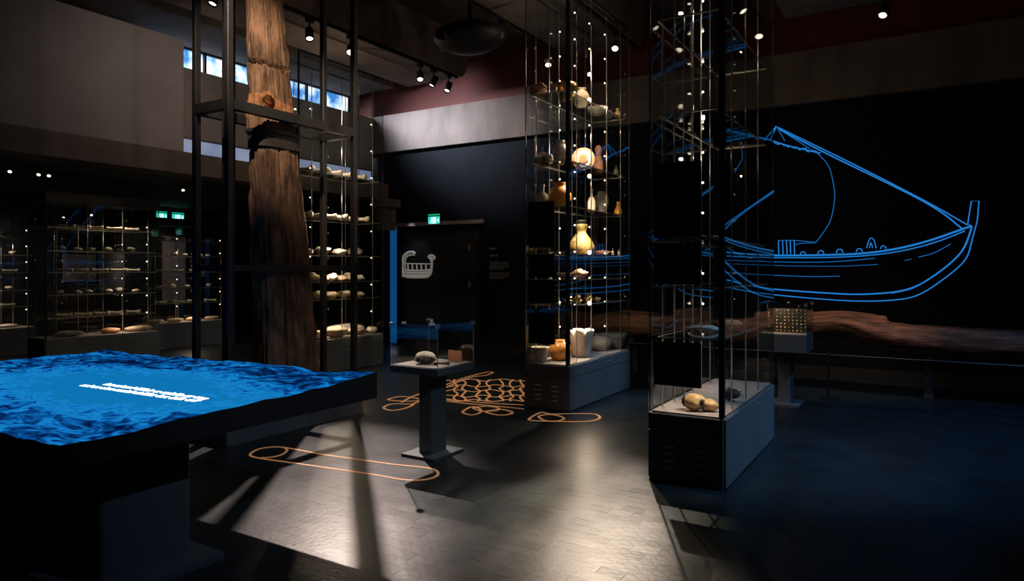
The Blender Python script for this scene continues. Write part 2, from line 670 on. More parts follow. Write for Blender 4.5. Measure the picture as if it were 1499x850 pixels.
# back wall with the doorway recess
DX0, DX1, DZ = -9.15, -7.15, 2.42
wb = MB()
wb.box(X0, DX0, YB, YB + .25, 0, 3.875)
wb.box(DX1, X1, YB, YB + .25, 0, 3.875)
wb.box(DX0, DX1, YB, YB + .25, DZ, 3.875)
struct('wall_back', wb, M_BLACKWALL)
wr = MB()
wr.box(DX0, DX1, YB + .16, YB + .25, 0, DZ)
struct('wall_recess', wr, mat('dark_door_paint', (.016, .018, .022), .7, spec=.2))
struct('trim_1', MB().box(DX0 - .02, DX1 + .1, YB - .05, YB + .16, DZ - .05, DZ + .02), M_CONC)
struct('trim_2', MB().box(DX0 - .20, DX0 - .03, YB - .012, YB, 0.02, DZ - .06), M_BLUESTRIP)
struct('baseboard_back', MB().box(DX1, X1, YB - .02, YB, 0, 0.14), M_SEAM)

# concrete band over the back wall, red wall above it
struct('beam_back', MB().box(X0, X1, YB - .12, YB + .5, 3.875, 4.62), M_CONC)
struct('wall_back_upper', MB().box(X0, X1, YB + .35, YB + .5, 4.62, ZC), M_RED)
struct('ceiling', MB().box(X0, X1, YF, YB + .5, ZC, ZC + .2), M_CEIL)
struct('wall_right', MB().box(X1, X1 + .2, YF, YB + .5, 0, ZC), M_BLACKWALL)
struct('wall_front', MB().box(X0, X1, YF - .2, YF, 0, ZC), M_BLACKWALL)
struct('wall_left', MB().box(X0 - .2, X0, YF, YB + .5, 0, ZC), M_BLACKWALL)
# beams that run towards the back wall, each with a haunched end
for xa, xb in ((-8.16, -6.94), (-4.9, -3.68), (-1.64, -0.42), (1.62, 2.84)):
    prof = [(YF, ZC), (YF, ZBM), (9.7, ZBM), (9.82, ZBM + .12), (9.88, ZBM + .3), (9.95, ZC)]
    bmo = MB().xprism([(y, z) for y, z in prof], xa, xb)
    struct('beam_ceiling', bmo, M_CONC)

# left: gallery edge beam, concrete panel above it, window bay beyond
struct('beam_left', MB().box(XG - .45, XG, YF, YB - .12, ZG, 3.23), M_CONC)
struct('wall_left_upper', MB().box(XG - .2, XG, YF, 6.02, 3.23, 4.86), M_PANEL)
struct('ceiling_gallery', MB().box(X0, XG - .45, YF, YB, ZG, ZG + .2), M_GCEIL)
struct('beam_left_top', MB().box(XG - 1.4, XG + .15, YF, YB - .12, 5.14, ZC), M_CONC)
XW = XG - 1.05
bay = MB()
bay.box(XG - .50, XG - .42, 6.02, YB - .12, 3.53, 4.60)
struct('wall_bay', bay, M_PANEL)
struct('floor_bay', MB().box(XW - .1, XG - .2, 6.02, YB - .12, 3.20, 3.235), M_PANEL)
struct('wall_bay_side', MB().box(XW - .1, XG - .2, 5.92, 6.02, 3.23, 4.86), M_PANEL)
w1 = empty('window_1', (XW - .06, 8.2, 4.70), None, None)
w1['kind'] = 'structure'
MB().box(-.01, 0.0, -2.16, 2.24, 0.02, 0.44).build('pane', M_DAY, w1)
fr = MB()
fr.box(-.03, .05, -2.18, 2.25, 0.0, 0.03)
fr.box(-.03, .05, -2.18, 2.25, 0.41, 0.44)
fr.build('window_frame', M_STEEL, w1)
for yy in (-1.1, 0.0, 1.1):
    MB().box(-.02, .05, yy - .02, yy + .02, 0.03, 0.41).build('mullion', M_STEEL, w1)
w2 = empty('window_2', (XG - .46, 8.2, 3.235), None, None)
w2['kind'] = 'structure'
MB().box(-.01, 0.0, -2.16, 2.24, 0.0, 0.28).build('pane', M_BLIND, w2)
MB().box(-.03, .06, -2.18, 2.25, 0.28, 0.295).build('window_frame', M_STEEL, w2)

# corner block where the gallery beam meets the back wall
cb = MB()
cb.box(XG - .10, XG + .10, YB - .35, YB, 2.30, ZG)
cb.box(XG - .2, XG + .22, YB - .45, YB, ZG - .16, ZG)
struct('trim_3', cb, M_CONC)

# ---------------------------------------------------------------- projecting map table
TX0, TX1, TY0, TY1, TZ = -6.07, -2.95, 1.38, 3.21, 0.70
tcx, tcy = (TX0 + TX1) / 2, (TY0 + TY1) / 2
table = empty('map_table', (tcx, tcy, 0), 'large black table with a glowing blue relief map on its top', 'table')


def relief(x, y):
    u, v = (x - TX0) / (TX1 - TX0), (y - TY0) / (TY1 - TY0)
    base = (0.795 * (1 - u) + 0.79 * u) * (1 - v) + (0.80 * (1 - u) + 0.85 * u) * v
    d = math.hypot((x - tcx - .45) * .55, (y - tcy + .05) * 1.35)
    amp = max(0.0, min(1.0, (d - .3) / .5))
    return base + amp * (0.020 * noise.noise(Vector((x * 2.2, y * 2.2, 3.0))) + 0.013 * noise.noise(Vector((x * 7, y * 7, 1.0))))


NX, NY = 150, 90
tm = MB()
for j in range(NY + 1):
    for i in range(NX + 1):
        x, y = TX0 + (TX1 - TX0) * i / NX, TY0 + (TY1 - TY0) * j / NY
        tm.v.append((x - tcx, y - tcy, relief(x, y)))
for j in range(NY):
    for i in range(NX):
        a = j * (NX + 1) + i
        tm.f.append((a, a + 1, a + NX + 2, a + NX + 1))
tag(tm.build('map_surface', M_MAP, table, True), 'glowing blue relief map')
ring = [(i, 0) for i in range(NX)] + [(NX, j) for j in range(NY)] + [(NX - i, NY) for i in range(NX)] + [(0, NY - j) for j in range(NY)]
tb = MB()
for i, j in ring:
    x, y = TX0 + (TX1 - TX0) * i / NX, TY0 + (TY1 - TY0) * j / NY
    tb.v += [(x - tcx, y - tcy, TZ), (x - tcx, y - tcy, relief(x, y) + .001)]
n = len(ring)
for k in range(n):
    k2 = (k + 1) % n
    tb.f.append((2 * k, 2 * k2, 2 * k2 + 1, 2 * k + 1))
tb.f.append(tuple(2 * (n - 1 - k) for k in range(n)))
tb.build('tabletop', M_TABLE, table)
MB().cbox(-5.7 - tcx, -3.28 - tcx, 1.71 - tcy, 2.16 - tcy, 0.03, TZ, .01).build('pillar', M_PILLAR, table)
MB().cbox(-5.85 - tcx, -3.13 - tcx, 1.6 - tcy, 2.26 - tcy, 0.0, 0.03, .01).build('base_plate', M_PILLAR, table)
# two rows of white lettering lying on the map
tx = MB()
for (pa, pb) in (((116, 563), (292, 590)), ((150, 562), (300, 586))):
    A = on_floor(*pa, z=.815)
    B = on_floor(*pb, z=.815)
    d = (B - A)
    Ln = d.length
    d.normalize()
    s = Vector((-d.y, d.x, 0))
    t = 0.0
    while t < Ln - .03:
        wlen = rnd.choice((2, 3, 4, 5, 7, 8))
        for q in range(wlen):
            if t > Ln - .03:
                break
            h = rnd.choice((.034, .034, .05))
            w = .017
            c = A + d * t
            kind = rnd.randint(0, 3)
            bars = [(0, .006, 0, h)]
            if kind in (0, 2):
                bars.append((w - .006, w, 0, .034))
            if kind in (0, 1, 3):
                bars.append((0, w, .028, .034))
            if kind in (1, 2):
                bars.append((0, w, 0, .006))
            for u0, u1, v0, v1 in bars:
                b = len(tx.v)
                for zz in (0.0, .004):
                    for uu, vv in ((u0, v0), (u1, v0), (u1, v1), (u0, v1)):
                        p = c + d * uu + s * vv
                        tx.v.append((p.x - tcx, p.y - tcy, relief(p.x, p.y) + .001 + zz))
                tx.f += [tuple(b + i for i in q4) for q4 in ((4, 5, 6, 7), (0, 1, 5, 4), (1, 2, 6, 5), (2, 3, 7, 6), (3, 0, 4, 7))]
            t += w + .007
        t += .02
tag(tx.build('map_lettering', M_WHITE, table), 'two rows of white lettering on the map', kind='stuff')

# ---------------------------------------------------------------- steel cage with the tall timber
GX0, GX1, GY0, GY1 = -5.63, -5.12, 3.72, 5.28
gcx, gcy = (GX0 + GX1) / 2, (GY0 + GY1) / 2
cage = empty('steel_cage', (gcx, gcy, 0), 'dark steel post frame on a low plinth around the tall timber', 'frame')
MB().cbox(GX0 - gcx - .04, GX1 - gcx + .04, GY0 - gcy - .04, GY1 - gcy + .04, 0, 0.13, .008).build('plinth', M_PLINTH, cage)
hx, hy = (GX1 - GX0) / 2, (GY1 - GY0) / 2
ps = .029
post0 = MB().cbox(-ps, ps, -ps, ps, 0.13, ZC, .006).build('post', M_STEEL, cage)
post0.location = (-hx + ps, -hy + ps, 0)
for sx, sy in ((1, -1), (1, 1), (-1, 1)):
    share(post0, 'post', cage, (sx * (hx - ps), sy * (hy - ps), 0))
for zz, th, wd in ((2.89, .085, .07), (1.49, .055, .06)):
    for sy in (-1, 1):
        MB().box(-hx + 2 * ps, hx - 2 * ps, sy * (hy - ps) - wd / 2, sy * (hy - ps) + wd / 2, zz, zz + th).build('cross_rail', M_STEEL, cage)
    for sx in (-1, 1):
        MB().box(sx * (hx - ps) - wd / 2, sx * (hx - ps) + wd / 2, -hy + 2 * ps, hy - 2 * ps, zz, zz + th).build('side_rail', M_STEEL, cage)
# upright backing beam and clamp plates that hold the timber
MB().box(-hx + .08, -hx + .14, -.53, -.43, 0.13, ZC).build('backing_beam', M_STEEL, cage)

timber = empty('old_timber_post', (gcx, gcy, 0.13), 'tall weathered brown timber with a round peg hole standing in the steel frame', 'timber')
NR, NS = 330, 150
H0 = 4.9
trunk = MB()
hole_z, hole_a = 1.5 + (HZ - 151) / FPX * 6.5 - .13, None
for i in range(NR + 1):
    z = H0 * i / NR
    t = min(1.0, z / 4.0)
    a = .195 * (1 - t) + .105 * t
    b = .36 * (1 - t) + .19 * t
    # broken step under the clamp plate
    step = 1.0
    zz = z + .13
    if 2.62 < zz < 2.78:
        step = .94
    if 2.78 <= zz < 3.08:
        step = 1.03
    cx_, cy_ = .03 - .04 * t, -.27 * t + .08
    for k in range(NS):
        th = 2 * math.pi * k / NS
        c, s = math.cos(th), math.sin(th)
        e = 3.0
        rr = 1.0 / (abs(c) ** e + abs(s) ** e) ** (1 / e) * .93
        g = noise.noise(Vector((c * 3.5, s * 3.5, z * .35)))
        g2 = noise.noise(Vector((c * 9, s * 9, z * .8 + 4)))
        g3 = noise.noise(Vector((c * 3, s * 3, z * 4.5 + 9)))
        d = 1 + .10 * g + .07 * g2 + .08 * g3 + .035 * noise.noise(Vector((c * 16, s * 16, z * 9))) + .05 * abs(noise.noise(Vector((c * 7, s * 7, z * 2.6 + 2))))
        # long checks in the surface
        ck = noise.noise(Vector((c * 6 + 3, s * 6, z * .16)))
        if abs(ck) < .05:
            d -= .16 * (1 - abs(ck) / .05)
        rr *= d * step
        x, y = cx_ + a * rr * c, cy_ + b * rr * s
        trunk.v.append((x, y, z))
# horizontal break above the hole and the hole itself, pushed into the face turned to +x,-y
vd = Vector((-CA * .0 + SA, -CA, 0))
for idx, (x, y, z) in enumerate(trunk.v):
    w = Vector((x + gcx, y + gcy))
    f = -w.x * SA + w.y * CA
    px = CX + FPX * (w.x * CA + w.y * SA) / f
    py = HZ - FPX * (z + .13 - EYE) / f
    if f > 6.75:
        continue
    d = math.hypot(px - 392, py - 151)
    if d < 10:
        trunk.v[idx] = (x - vd.x * .20, y - vd.y * .20, z)
    brk = 88 + (px - 365) * .26 + 4 * noise.noise(Vector((px * .11, 0, 2)))
    if abs(py - brk) < 3.2:
        trunk.v[idx] = (x - vd.x * .05, y - vd.y * .05, z)
for i in range(NR):
    for k in range(NS):
        k2 = (k + 1) % NS
        trunk.f.append((i * NS + k, i * NS + k2, (i + 1) * NS + k2, (i + 1) * NS + k))
trunk.f.append(tuple(NS - 1 - k for k in range(NS)))
trunk.f.append(tuple(NR * NS + k for k in range(NS)))
tr = trunk.build('trunk', M_TIMBER, timber, True)
tr.data.materials.append(M_CUT)
mi = [0] * len(tr.data.polygons)
for p in tr.data.polygons:
    z = p.center.z + .13
    if 2.93 < z < 3.14 + .10 * noise.noise(Vector((p.center.y * 6, 0, 0))):
        mi[p.index] = 1
tr.data.polygons.foreach_set('material_index', mi)
# iron strap around the timber
st = MB()
i0, i1 = int((2.66 - .13) / H0 * NR), int((2.83 - .13) / H0 * NR)
for i in range(i0, i1 + 1):
    row = trunk.v[i * NS:(i + 1) * NS]
    mx_, my_ = sum(p[0] for p in row) / NS, sum(p[1] for p in row) / NS
    hx_, hy_ = max(abs(p[0] - mx_) for p in row) + .006, max(abs(p[1] - my_) for p in row) + .006
    for k in range(NS):
        th = 2 * math.pi * k / NS
        c, s_ = math.cos(th), math.sin(th)
        rr = 1.0 / (abs(c) ** 3.4 + abs(s_) ** 3.4) ** (1 / 3.4)
        st.v.append((mx_ + hx_ * rr * c, my_ + hy_ * rr * s_, row[0][2]))
for i in range(i1 - i0):
    for k in range(NS):
        k2 = (k + 1) % NS
        st.f.append((i * NS + k, i * NS + k2, (i + 1) * NS + k2, (i + 1) * NS + k))
tag(st.build('iron_strap', M_IRON, timber), 'black iron strap')

# ---------------------------------------------------------------- tall glass display cases
led_mesh = None
CLAMP = []


def led(parent, loc, bright=False, r=.0095):
    global led_mesh
    r = .021 if bright else r
    key = 'b' if bright else 'n'
    if led_mesh is None:
        led_mesh = {}
    if key not in led_mesh:
        mb = MB()
        mb.lathe([(.002, -r), (r * .7, -r * .7), (r, 0), (r * .7, r * .7), (.002, r)], 8)
        o = mb.build('led_spot', M_LEDB if bright else M_LED, parent, True)
        o.location = loc
        led_mesh[key] = o
        return o
    return share(led_mesh[key], 'led_spot', parent, loc)


def display_case(name, x1, y0, top, shelves, label, W=.54, L=1.73, ph=.48, panels=(), vents=False,
                 left_rods=(), right_rods=(), leds_l=(), leds_r=(), bright=(), led_z=None, header=0.0, rod_top=None):
    """case whose right long side is at x1 and near short side at y0"""
    x0 = x1 - W
    y1 = y0 + L
    cx, cy = (x0 + x1) / 2, (y0 + y1) / 2
    R = empty(name, (cx, cy, 0), label, 'display case')
    hw, hl = W / 2, L / 2
    body = MB()
    body.cbox(-hw + .004, hw - .004, -hl + .004, hl - .004, 0.0, ph, .012)
    body.build('plinth', M_PLINTH, R)
    # plinth fronts on the long sides: one drawer band over two doors
    for sx in (-1, 1):
        xa, xb = (hw - .004, hw + .004) if sx > 0 else (-hw - .004, -hw + .004)
        dr = MB().box(xa, xb, -hl + .012, hl - .012, ph * .74 + .004, ph - .004).build('drawer', M_PLINTH, R)
        lk = MB()
        lk.tube([(sx * hw, 0.18, ph * .87), (sx * (hw + .014), 0.18, ph * .87)], .012, 10)
        tag(lk.build('lock', M_ROD, dr), 'small chrome lock')
        for s2 in (-1, 1):
            ya, yb = (-hl + .012, -.003) if s2 < 0 else (.003, hl - .012)
            MB().box(xa, xb, ya, yb, .012, ph * .74 - .004).build('door', M_PLINTH, R)
    # near and far ends
    for sy in (-1, 1):
        ya, yb = (-hl - .004, -hl + .004) if sy < 0 else (hl - .004, hl + .004)
        MB().box(-hw + .012, hw - .012, ya, yb, ph * .74 + .004, ph - .004).build('end_band', M_PLINTH, R)
        MB().box(-hw + .012, hw - .012, ya, yb, .012, ph * .74 - .004).build('end_panel', M_PLINTH, R)
    if vents:
        v0 = None
        for cxv in (-.105, .105):
            for q in range(4):
                zz = ph * .20 + q * ph * .105
                if v0 is None:
                    m = MB().xprism([(0, 0), (-.012, .003), (-.012, .010), (0, .016)], -.042, .042)
                    v0 = m.build('vent_louvre', M_VENT, R)
                    v0.location = (cxv, -hl - .004, zz)
                else:
                    share(v0, 'vent_louvre', R, (cxv, -hl - .004, zz))
    tag(MB().box(-hw + .02, hw - .02, -hl + .02, hl - .02, ph, ph + .012).build('tray', M_TRAY, R), 'pale floor tray')
    zt = ph + .012
    g = .006
    # glass: two long panes, two end panes, a roof pane
    for sx in (-1, 1):
        xa = sx * (hw - g / 2)
        MB().box(xa - g / 2, xa + g / 2, -hl + g, hl - g, ph, top).build('glass_pane', M_GLASS, R)
    for sy in (-1, 1):
        ya = sy * (hl - g / 2)
        MB().box(-hw, hw, ya - g / 2, ya + g / 2, ph, top).build('glass_pane', M_GLASS, R)
    MB().box(-hw, hw, -hl, hl, top, top + g).build('glass_roof', M_GLASS, R)
    for sx in (-1, 1):
        MB().box(sx * (hw - .01) - .01, sx * (hw - .01) + .01, -hl, hl, top + g, top + .03).build('roof_rail', M_STEEL, R)
    if header:
        MB().cbox(-hw - .004, hw + .004, -hl - .004, hl + .004, top - header, top + .035, .008).build('header', M_STEEL, R)
    # slim corner profiles; the near right one is a wide hinge profile
    for sx in (-1, 1):
        for sy in (-1, 1):
            w = .036 if (sx > 0 and sy < 0 and vents) else .02 if (sx > 0 and sy < 0) else .007
            xa, ya = sx * (hw - w / 2 - g), sy * (hl - w / 2 - g)
            MB().box(xa - w / 2, xa + w / 2, ya - w / 2, ya + w / 2, ph + .012, top).build('corner_profile', M_STEEL, R)
    # upright rods and their lamps
    rt = rod_top or top
    zs = led_z or [z for z in [ph + .35 + .29 * q for q in range(20)] if z < rt - .05]
    r0 = None
    for side, rods, lset in ((-1, left_rods, leds_l), (1, right_rods, leds_r)):
        for q, fy in enumerate(rods):
            ry = -hl + fy * L
            rx = side * (hw - .045)
            if r0 is None:
                r0 = MB().tube([(0, 0, zt), (0, 0, rt)], .0055, 8).build('rod', M_ROD, R, True)
                ro_ = r0
                ro_.location = (rx, ry, 0)
            else:
                ro_ = share(r0, 'rod', R, (rx, ry, 0))
            if q in lset:
                for zi, z in enumerate(zs):
                    led(ro_, (-side * .018, -.012, z), (q, zi) in bright)
    for z in shelves:
        sh = MB().box(-hw + .055, hw - .055, -hl + .05, hl - .05, z - .008, z).build('shelf', M_SHELF, R)
        ed = MB()
        for sx in (-1, 1):
            xa = sx * (hw - .052)
            ed.box(xa - .003, xa + .003, -hl + .05, hl - .05, z - .012, z)
        for sy in (-1, 1):
            ya = sy * (hl - .047)
            ed.box(-hw + .055, hw - .055, ya - .003, ya + .003, z - .012, z)
        ed.build('shelf_edge', M_EDGE, sh)
        for side, rods in ((-1, left_rods), (1, right_rods)):
            for fy in rods[1::2]:
                loc = (side * (hw - .06), -hl + fy * L, z - .012)
                if not CLAMP:
                    CLAMP.append(MB().box(-.012, .012, -.008, .008, -.008, 0).build('shelf_clamp', M_ROD, sh))
                    CLAMP[0].location = loc
                else:
                    share(CLAMP[0], 'shelf_clamp', sh, loc)
    for (xa, xb, za, zb) in panels:
        tag(MB().box(xa, xb, -hl + .012, -hl + .022, za, zb).build('black_panel', M_BLACK, R), 'flat black panel behind the end glass')
    return R


RODS5 = (.10, .28, .42, .62, .84)
T1 = dict(x1=-3.24, y0=6.46, sh=[3.42, 2.68, 2.19, 1.68, 1.40, 1.12])
T2 = dict(x1=-1.18, y0=4.70, sh=[3.30, 2.62, 1.72, 1.38, 1.02])
TC = dict(x1=-7.44, y0=6.52, sh=[2.91, 2.25, 1.72, 1.33, 1.07])
L2 = dict(x1=-10.95, y0=4.93, sh=[2.14, 1.79, 1.47, 1.13, .79])
L3 = dict(x1=-12.3, y0=7.25, sh=[2.07, 1.77, 1.46, 1.15, .86])
L1 = dict(x1=-13.6, y0=4.25, sh=[2.08, 1.77, 1.46, 1.15, .86])

display_case('display_case', T1['x1'], T1['y0'], 4.53, T1['sh'],
             'tall glass case full of pots and jugs, an amber jar glowing inside', vents=True,
             panels=[(-.23, .09, 1.74, 2.24), (-.23, .09, 1.42, 1.67), (-.23, .09, 1.14, 1.39), (-.23, .09, .70, 1.10 - .02)],
             left_rods=RODS5, right_rods=(.16, .38, .63, .88), leds_l=(2,), leds_r=(0, 1, 2),
             bright=((1, 1), (1, 3), (1, 6), (1, 9), (1, 10)))
display_case('display_case', T2['x1'], T2['y0'], 4.53, T2['sh'],
             'tall nearly empty glass case with a small golden skull on its tray', vents=True,
             panels=[(-.235, .105, 1.73, 2.26), (-.235, .105, 1.40, 1.69), (-.235, .105, .68, .99)],
             left_rods=(.10, .26, .40, .54, .68, .84), right_rods=(.22, .48, .74), leds_l=(4,), leds_r=(),
             led_z=[.95 + .26 * q for q in range(14)])
display_case('display_case', TC['x1'], TC['y0'], 4.53, TC['sh'],
             'tall glass case of bones and boulders behind the timber frame', left_rods=(.2, .5, .8), right_rods=(.16, .50, .88),
             leds_l=(), leds_r=(0, 2), rod_top=4.3, led_z=[.85 + .42 * q for q in range(8)])
display_case('display_case', L2['x1'], L2['y0'], 2.62, L2['sh'],
             'low wide glass case of bone finds under the gallery beam', left_rods=(.22, .4, .62, .8), right_rods=(.08, .35, .66, .9),
             leds_l=(3,), leds_r=(3,), led_z=[.8 + .28 * q for q in range(6)], header=.12, rod_top=2.5)
display_case('display_case', L3['x1'], L3['y0'], 2.45, L3['sh'],
             'dim glass case beside the green exit signs, seen behind the steel posts', left_rods=(.2, .5, .8), right_rods=(.1, .36, .62, .9),
             leds_l=(), leds_r=(1, 3), led_z=[.8 + .26 * q for q in range(6)], header=.1, rod_top=2.35)
display_case('display_case', L1['x1'], L1['y0'], 2.62, L1['sh'],
             'dim glass case at the far side of the low gallery, holding pale tools', left_rods=(.2, .5, .8), right_rods=(.2, .5, .8, .93),
             leds_l=(), leds_r=(1, 3), led_z=[.8 + .28 * q for q in range(6)], header=.12, rod_top=2.5)

# LED lamps inside the cases, with fill lamps added among them
for loc, w in (((-3.34, 7.12, 4.0), 14), ((-3.34, 7.12, 3.05), 9), ((-1.62, 5.75, 3.7), 8), ((-1.62, 5.75, 2.45), 3), ((-7.55, 7.3, 4.0), 12), ((-7.55, 7.3, 2.6), 4)):
    fill_point('case_led_and_fill', loc, w)  # point fill added in the tall cases to lift ceiling, concrete and rods
for z, w in ((3.95, 4.0), (3.05, 7.0), (2.52, 8.0), (2.02, 5.0), (1.58, 4.0), (.98, 8.0)):
    downlight('case_led_and_fill', (-3.34, 7.12, z), w, WARM)
downlight('case_led_and_fill', (-3.60, 6.62, 1.08), 3.0, WARM)  # extra lamp added to brighten the tray pots
downlight('case_led_and_fill', (-3.40, 6.93, 2.60), 5.0, WARM)  # extra lamp added close by to brighten the amber jar
for z, w in ((.93, 1.5), (2.9, .8)):
    downlight('case_led_and_fill', (-1.62, 5.75, z), w, WARM)
spot('case_led_and_fill', (-1.27, 4.80, .99), (-1.40, 4.87, .5), 14, WARM, 80, .6, .015)  # extra spot added to lift the golden skull
for z, w in ((3.35, 5), (2.6, 5), (1.95, 4.0), (1.5, 3.0), (.97, 7.0)):
    downlight('case_led_and_fill', (-7.55, 7.3, z), w, WARM)
for z, w in ((2.42, 3.0), (1.75, 1.2), (1.4, 1.2), (.74, 1.6)):
    downlight('case_led_and_fill', (-11.06, 6.1, z), w, WARM)
for z, w in ((2.0, 1.6), (1.4, 1.0), (.8, 2.2)):
    downlight('case_led_and_fill', (-12.42, 8.2, z), w, WARM)
for z, w in ((2.0, 1.6), (1.4, 1.0), (.8, 1.4)):
    downlight('case_led_and_fill', (-13.72, 5.5, z), w, WARM)

# ---------------------------------------------------------------- things in the cases


def put(mb, name, m, loc, label, cat, group=None, rz=0.0, smooth=True):
    o = mb.build(name, m, None, smooth)
    o.location = loc
    o.rotation_euler = (0, 0, rz)
    return tag(o, label, cat, group)


def vessel(prof, h, r, n=28, wall=.006):
    """hollow vessel from an outer profile given in units of height and radius"""
    out = [(p * r, z * h) for p, z in prof]
    inn = [(max(.003, p - wall), z) for p, z in reversed(out)]
    inn = [(p, max(z, wall)) for p, z in inn]
    return MB().lathe([(.002, 0)] + out + inn + [(.002, wall)], n)


def handle(h, r, z0, z1, out, parent, m, t=.007):
    pts = spline([(r * .7, 0, z0), (r * .7 + out * .8, 0, z0 + (z1 - z0) * .2), (r * .7 + out, 0, z0 + (z1 - z0) * .65), (r * .45 + out * .3, 0, z1), (r * .35, 0, z1 - .01)], 5)
    MB().tube(pts, t, 8).build('handle', m, parent, True)


JAR = [(.55, 0), (.8, .12), (1, .42), (.95, .6), (.7, .8), (.5, .86), (.52, .95), (.6, 1)]
BOWL = [(.4, 0), (.55, .08), (.8, .35), (.95, .7), (1, 1)]
BEAKER = [(.62, 0), (.68, .1), (.8, .5), (.95, .9), (1, 1)]
BOTTLE = [(.9, 0), (1, .1), (1, .45), (.7, .6), (.32, .68), (.3, .92), (.4, .95), (.4, 1)]
VASE = [(.5, 0), (.6, .06), (.9, .4), (1, .62), (.8, .8), (.45, .9), (.5, 1)]
FLASK = [(.75, 0), (.95, .08), (1, .22), (.75, .45), (.45, .64), (.34, .72), (.38, .8), (.44, 1)]

s1 = T1['sh']
TRAY1 = .492
xi = -3.5


def at(px, X):
    p = on_x(px, 400, X)
    return p.x, p.y


def stand(px, X, z):
    x, y = at(px, X)
    return (x, y, z)


# top shelf
o = put(vessel(BOWL, .20, .13), 'metal_bowl', M_BRASS, stand(829, -3.53, s1[0]), 'wide brass bowl on the top shelf of the pottery case', 'bowl')
o = put(vessel(JAR, .22, .10), 'lidded_jar', M_CLAY, stand(851, -3.50, s1[0]), 'squat beige jar beside the brass bowl on the top shelf', 'jar')
o = put(vessel(BOWL, .10, .13), 'shallow_dish', M_PALE, stand(874, -3.52, s1[0]), 'shallow pale dish on the top shelf of the pottery case', 'dish')
o = put(vessel(JAR, .13, .07), 'small_jar', M_DARKPOT, stand(892, -3.5, s1[0]), 'small dark jar beside the shallow pale dish', 'jar')
o = put(vessel(FLASK, .11, .05), 'small_flask', M_GOLD, stand(904, -3.34, s1[0]), 'small golden flask at the end of the top shelf', 'flask')
o = put(MB().blob((.20, .14, .11), 3, .25), 'clay_fragment', M_TERRA, stand(787, -3.66, s1[0]), 'lumpy reddish clay fragment on the top shelf of the pottery case', 'fragment')
# second shelf
o = put(vessel(JAR, .27, .085), 'jug', M_PALE, stand(820, -3.52, s1[1]), 'white jug with a handle beside the round disc', 'jug')
handle(.27, .085, .07, .24, .06, o, M_PALE)
dsk = MB()
dsk.tube([(0, -.022, .135), (0, .022, .135)], .135, 40)
o = put(dsk, 'round_disc', M_TERRA, stand(854, -3.5, s1[1]), 'round reddish clay disc standing on edge with a pale ring', 'disc', rz=YAW * .8, smooth=False)
bs = MB()
bs.tube([(0, -.05, .135), (0, -.02, .135)], .055, 24)
bs.build('boss', M_TERRA, o)
MB().tube([(0, -.02, .135), (0, -.035, .135)], .10, 32).build('raised_ring', M_PALE, o)
fig = MB()
fig.lathe([(.055, 0), (.065, .05), (.06, .16), (.045, .22), (.03, .25), (.042, .29), (.045, .32), (.025, .36), (.004, .37)], 20)
o = put(fig, 'clay_figure', M_TERRA, stand(876, -3.5, s1[1]), 'tall pinkish clay figure beside the round disc', 'figurine')
for q in range(4):
    o = put(MB().blob((.09, .08, .06 + .015 * q), 11 + q, .25), 'shell_fragment', M_STONE, (-3.67, 6.57 + .095 * q, s1[1]),
            'knobbly grey shell fragment on the shelf beside the white jug', 'fragment', 'fragments on the second shelf')
o = put(vessel(BOTTLE, .13, .035), 'small_bottle', M_GREEN, stand(902, -3.34, s1[1]), 'slim dark bottle at the end of the jug shelf', 'bottle')
# third shelf
o = put(vessel(BOTTLE, .26, .075), 'clay_bottle', M_CLAY, stand(794, -3.67, s1[2]), 'pinkish clay bottle above the black panels', 'bottle')
o = put(vessel(JAR, .29, .135), 'amber_jar', M_AMBER, stand(819, -3.55, s1[2]), 'plump bright amber jar beside the pinkish clay bottle', 'jar')
o = put(vessel(BOTTLE, .30, .05), 'slim_bottle', M_PALE, stand(866, -3.5, s1[2]), 'slim pale bottle beside the grey vase', 'bottle')
o = put(vessel(VASE, .29, .10), 'grey_vase', M_STONE, stand(880, -3.5, s1[2]), 'grey shouldered vase beside the slim pale bottle', 'vase')
o = put(vessel(FLASK, .17, .055), 'yellow_flask', M_AMBER, stand(905, -3.34, s1[2]), 'small yellow flask at the end of the amber jar shelf', 'flask')
# fourth shelf
o = put(vessel(FLASK, .36, .17), 'golden_flask', M_GOLD, stand(851, -3.5, s1[3]), 'mottled golden flask with a wide body and narrow neck', 'flask')
MB().lathe([(.055, .36), (.06, .365), (.06, .40), (.045, .41), (.003, .412)], 18).build('stopper', M_IRON, o, True)
o = put(MB().blob((.24, .16, .07), 21, .15), 'flat_brown_stone', M_TERRA, stand(881, -3.5, s1[3]), 'flat brown slab lying beside the golden flask', 'stone')
for q, px in enumerate((888, 897, 906)):
    o = put(vessel(BOTTLE, .09, .018), 'tiny_vial', M_PALE, stand(px, -3.34, s1[3]), 'tiny upright vial on the golden flask shelf', 'vial', 'vials by the golden flask')
# fifth shelf
o = put(MB().blob((.20, .15, .10), 31, .25), 'orange_shard', M_TERRA, stand(848, -3.46, s1[4]), 'orange pottery shard on the shelf below the golden flask', 'shard')
o = put(vessel(BOWL, .07, .08), 'small_dish', M_CLAY, stand(826, -3.4, s1[4]), 'small beige dish beside the orange shard', 'dish')
# sixth shelf
for q in range(7):
    o = put(MB().blob((.09, .08, .055 + .02 * (q % 3)), 41 + q, .25), 'gilt_fragment', M_BRASS, (-3.40 - .05 * (q % 2), 6.75 + .13 * q, s1[5]),
            'small gilt fragment in the row on the lowest glass shelf', 'fragment', 'row of gilt fragments')
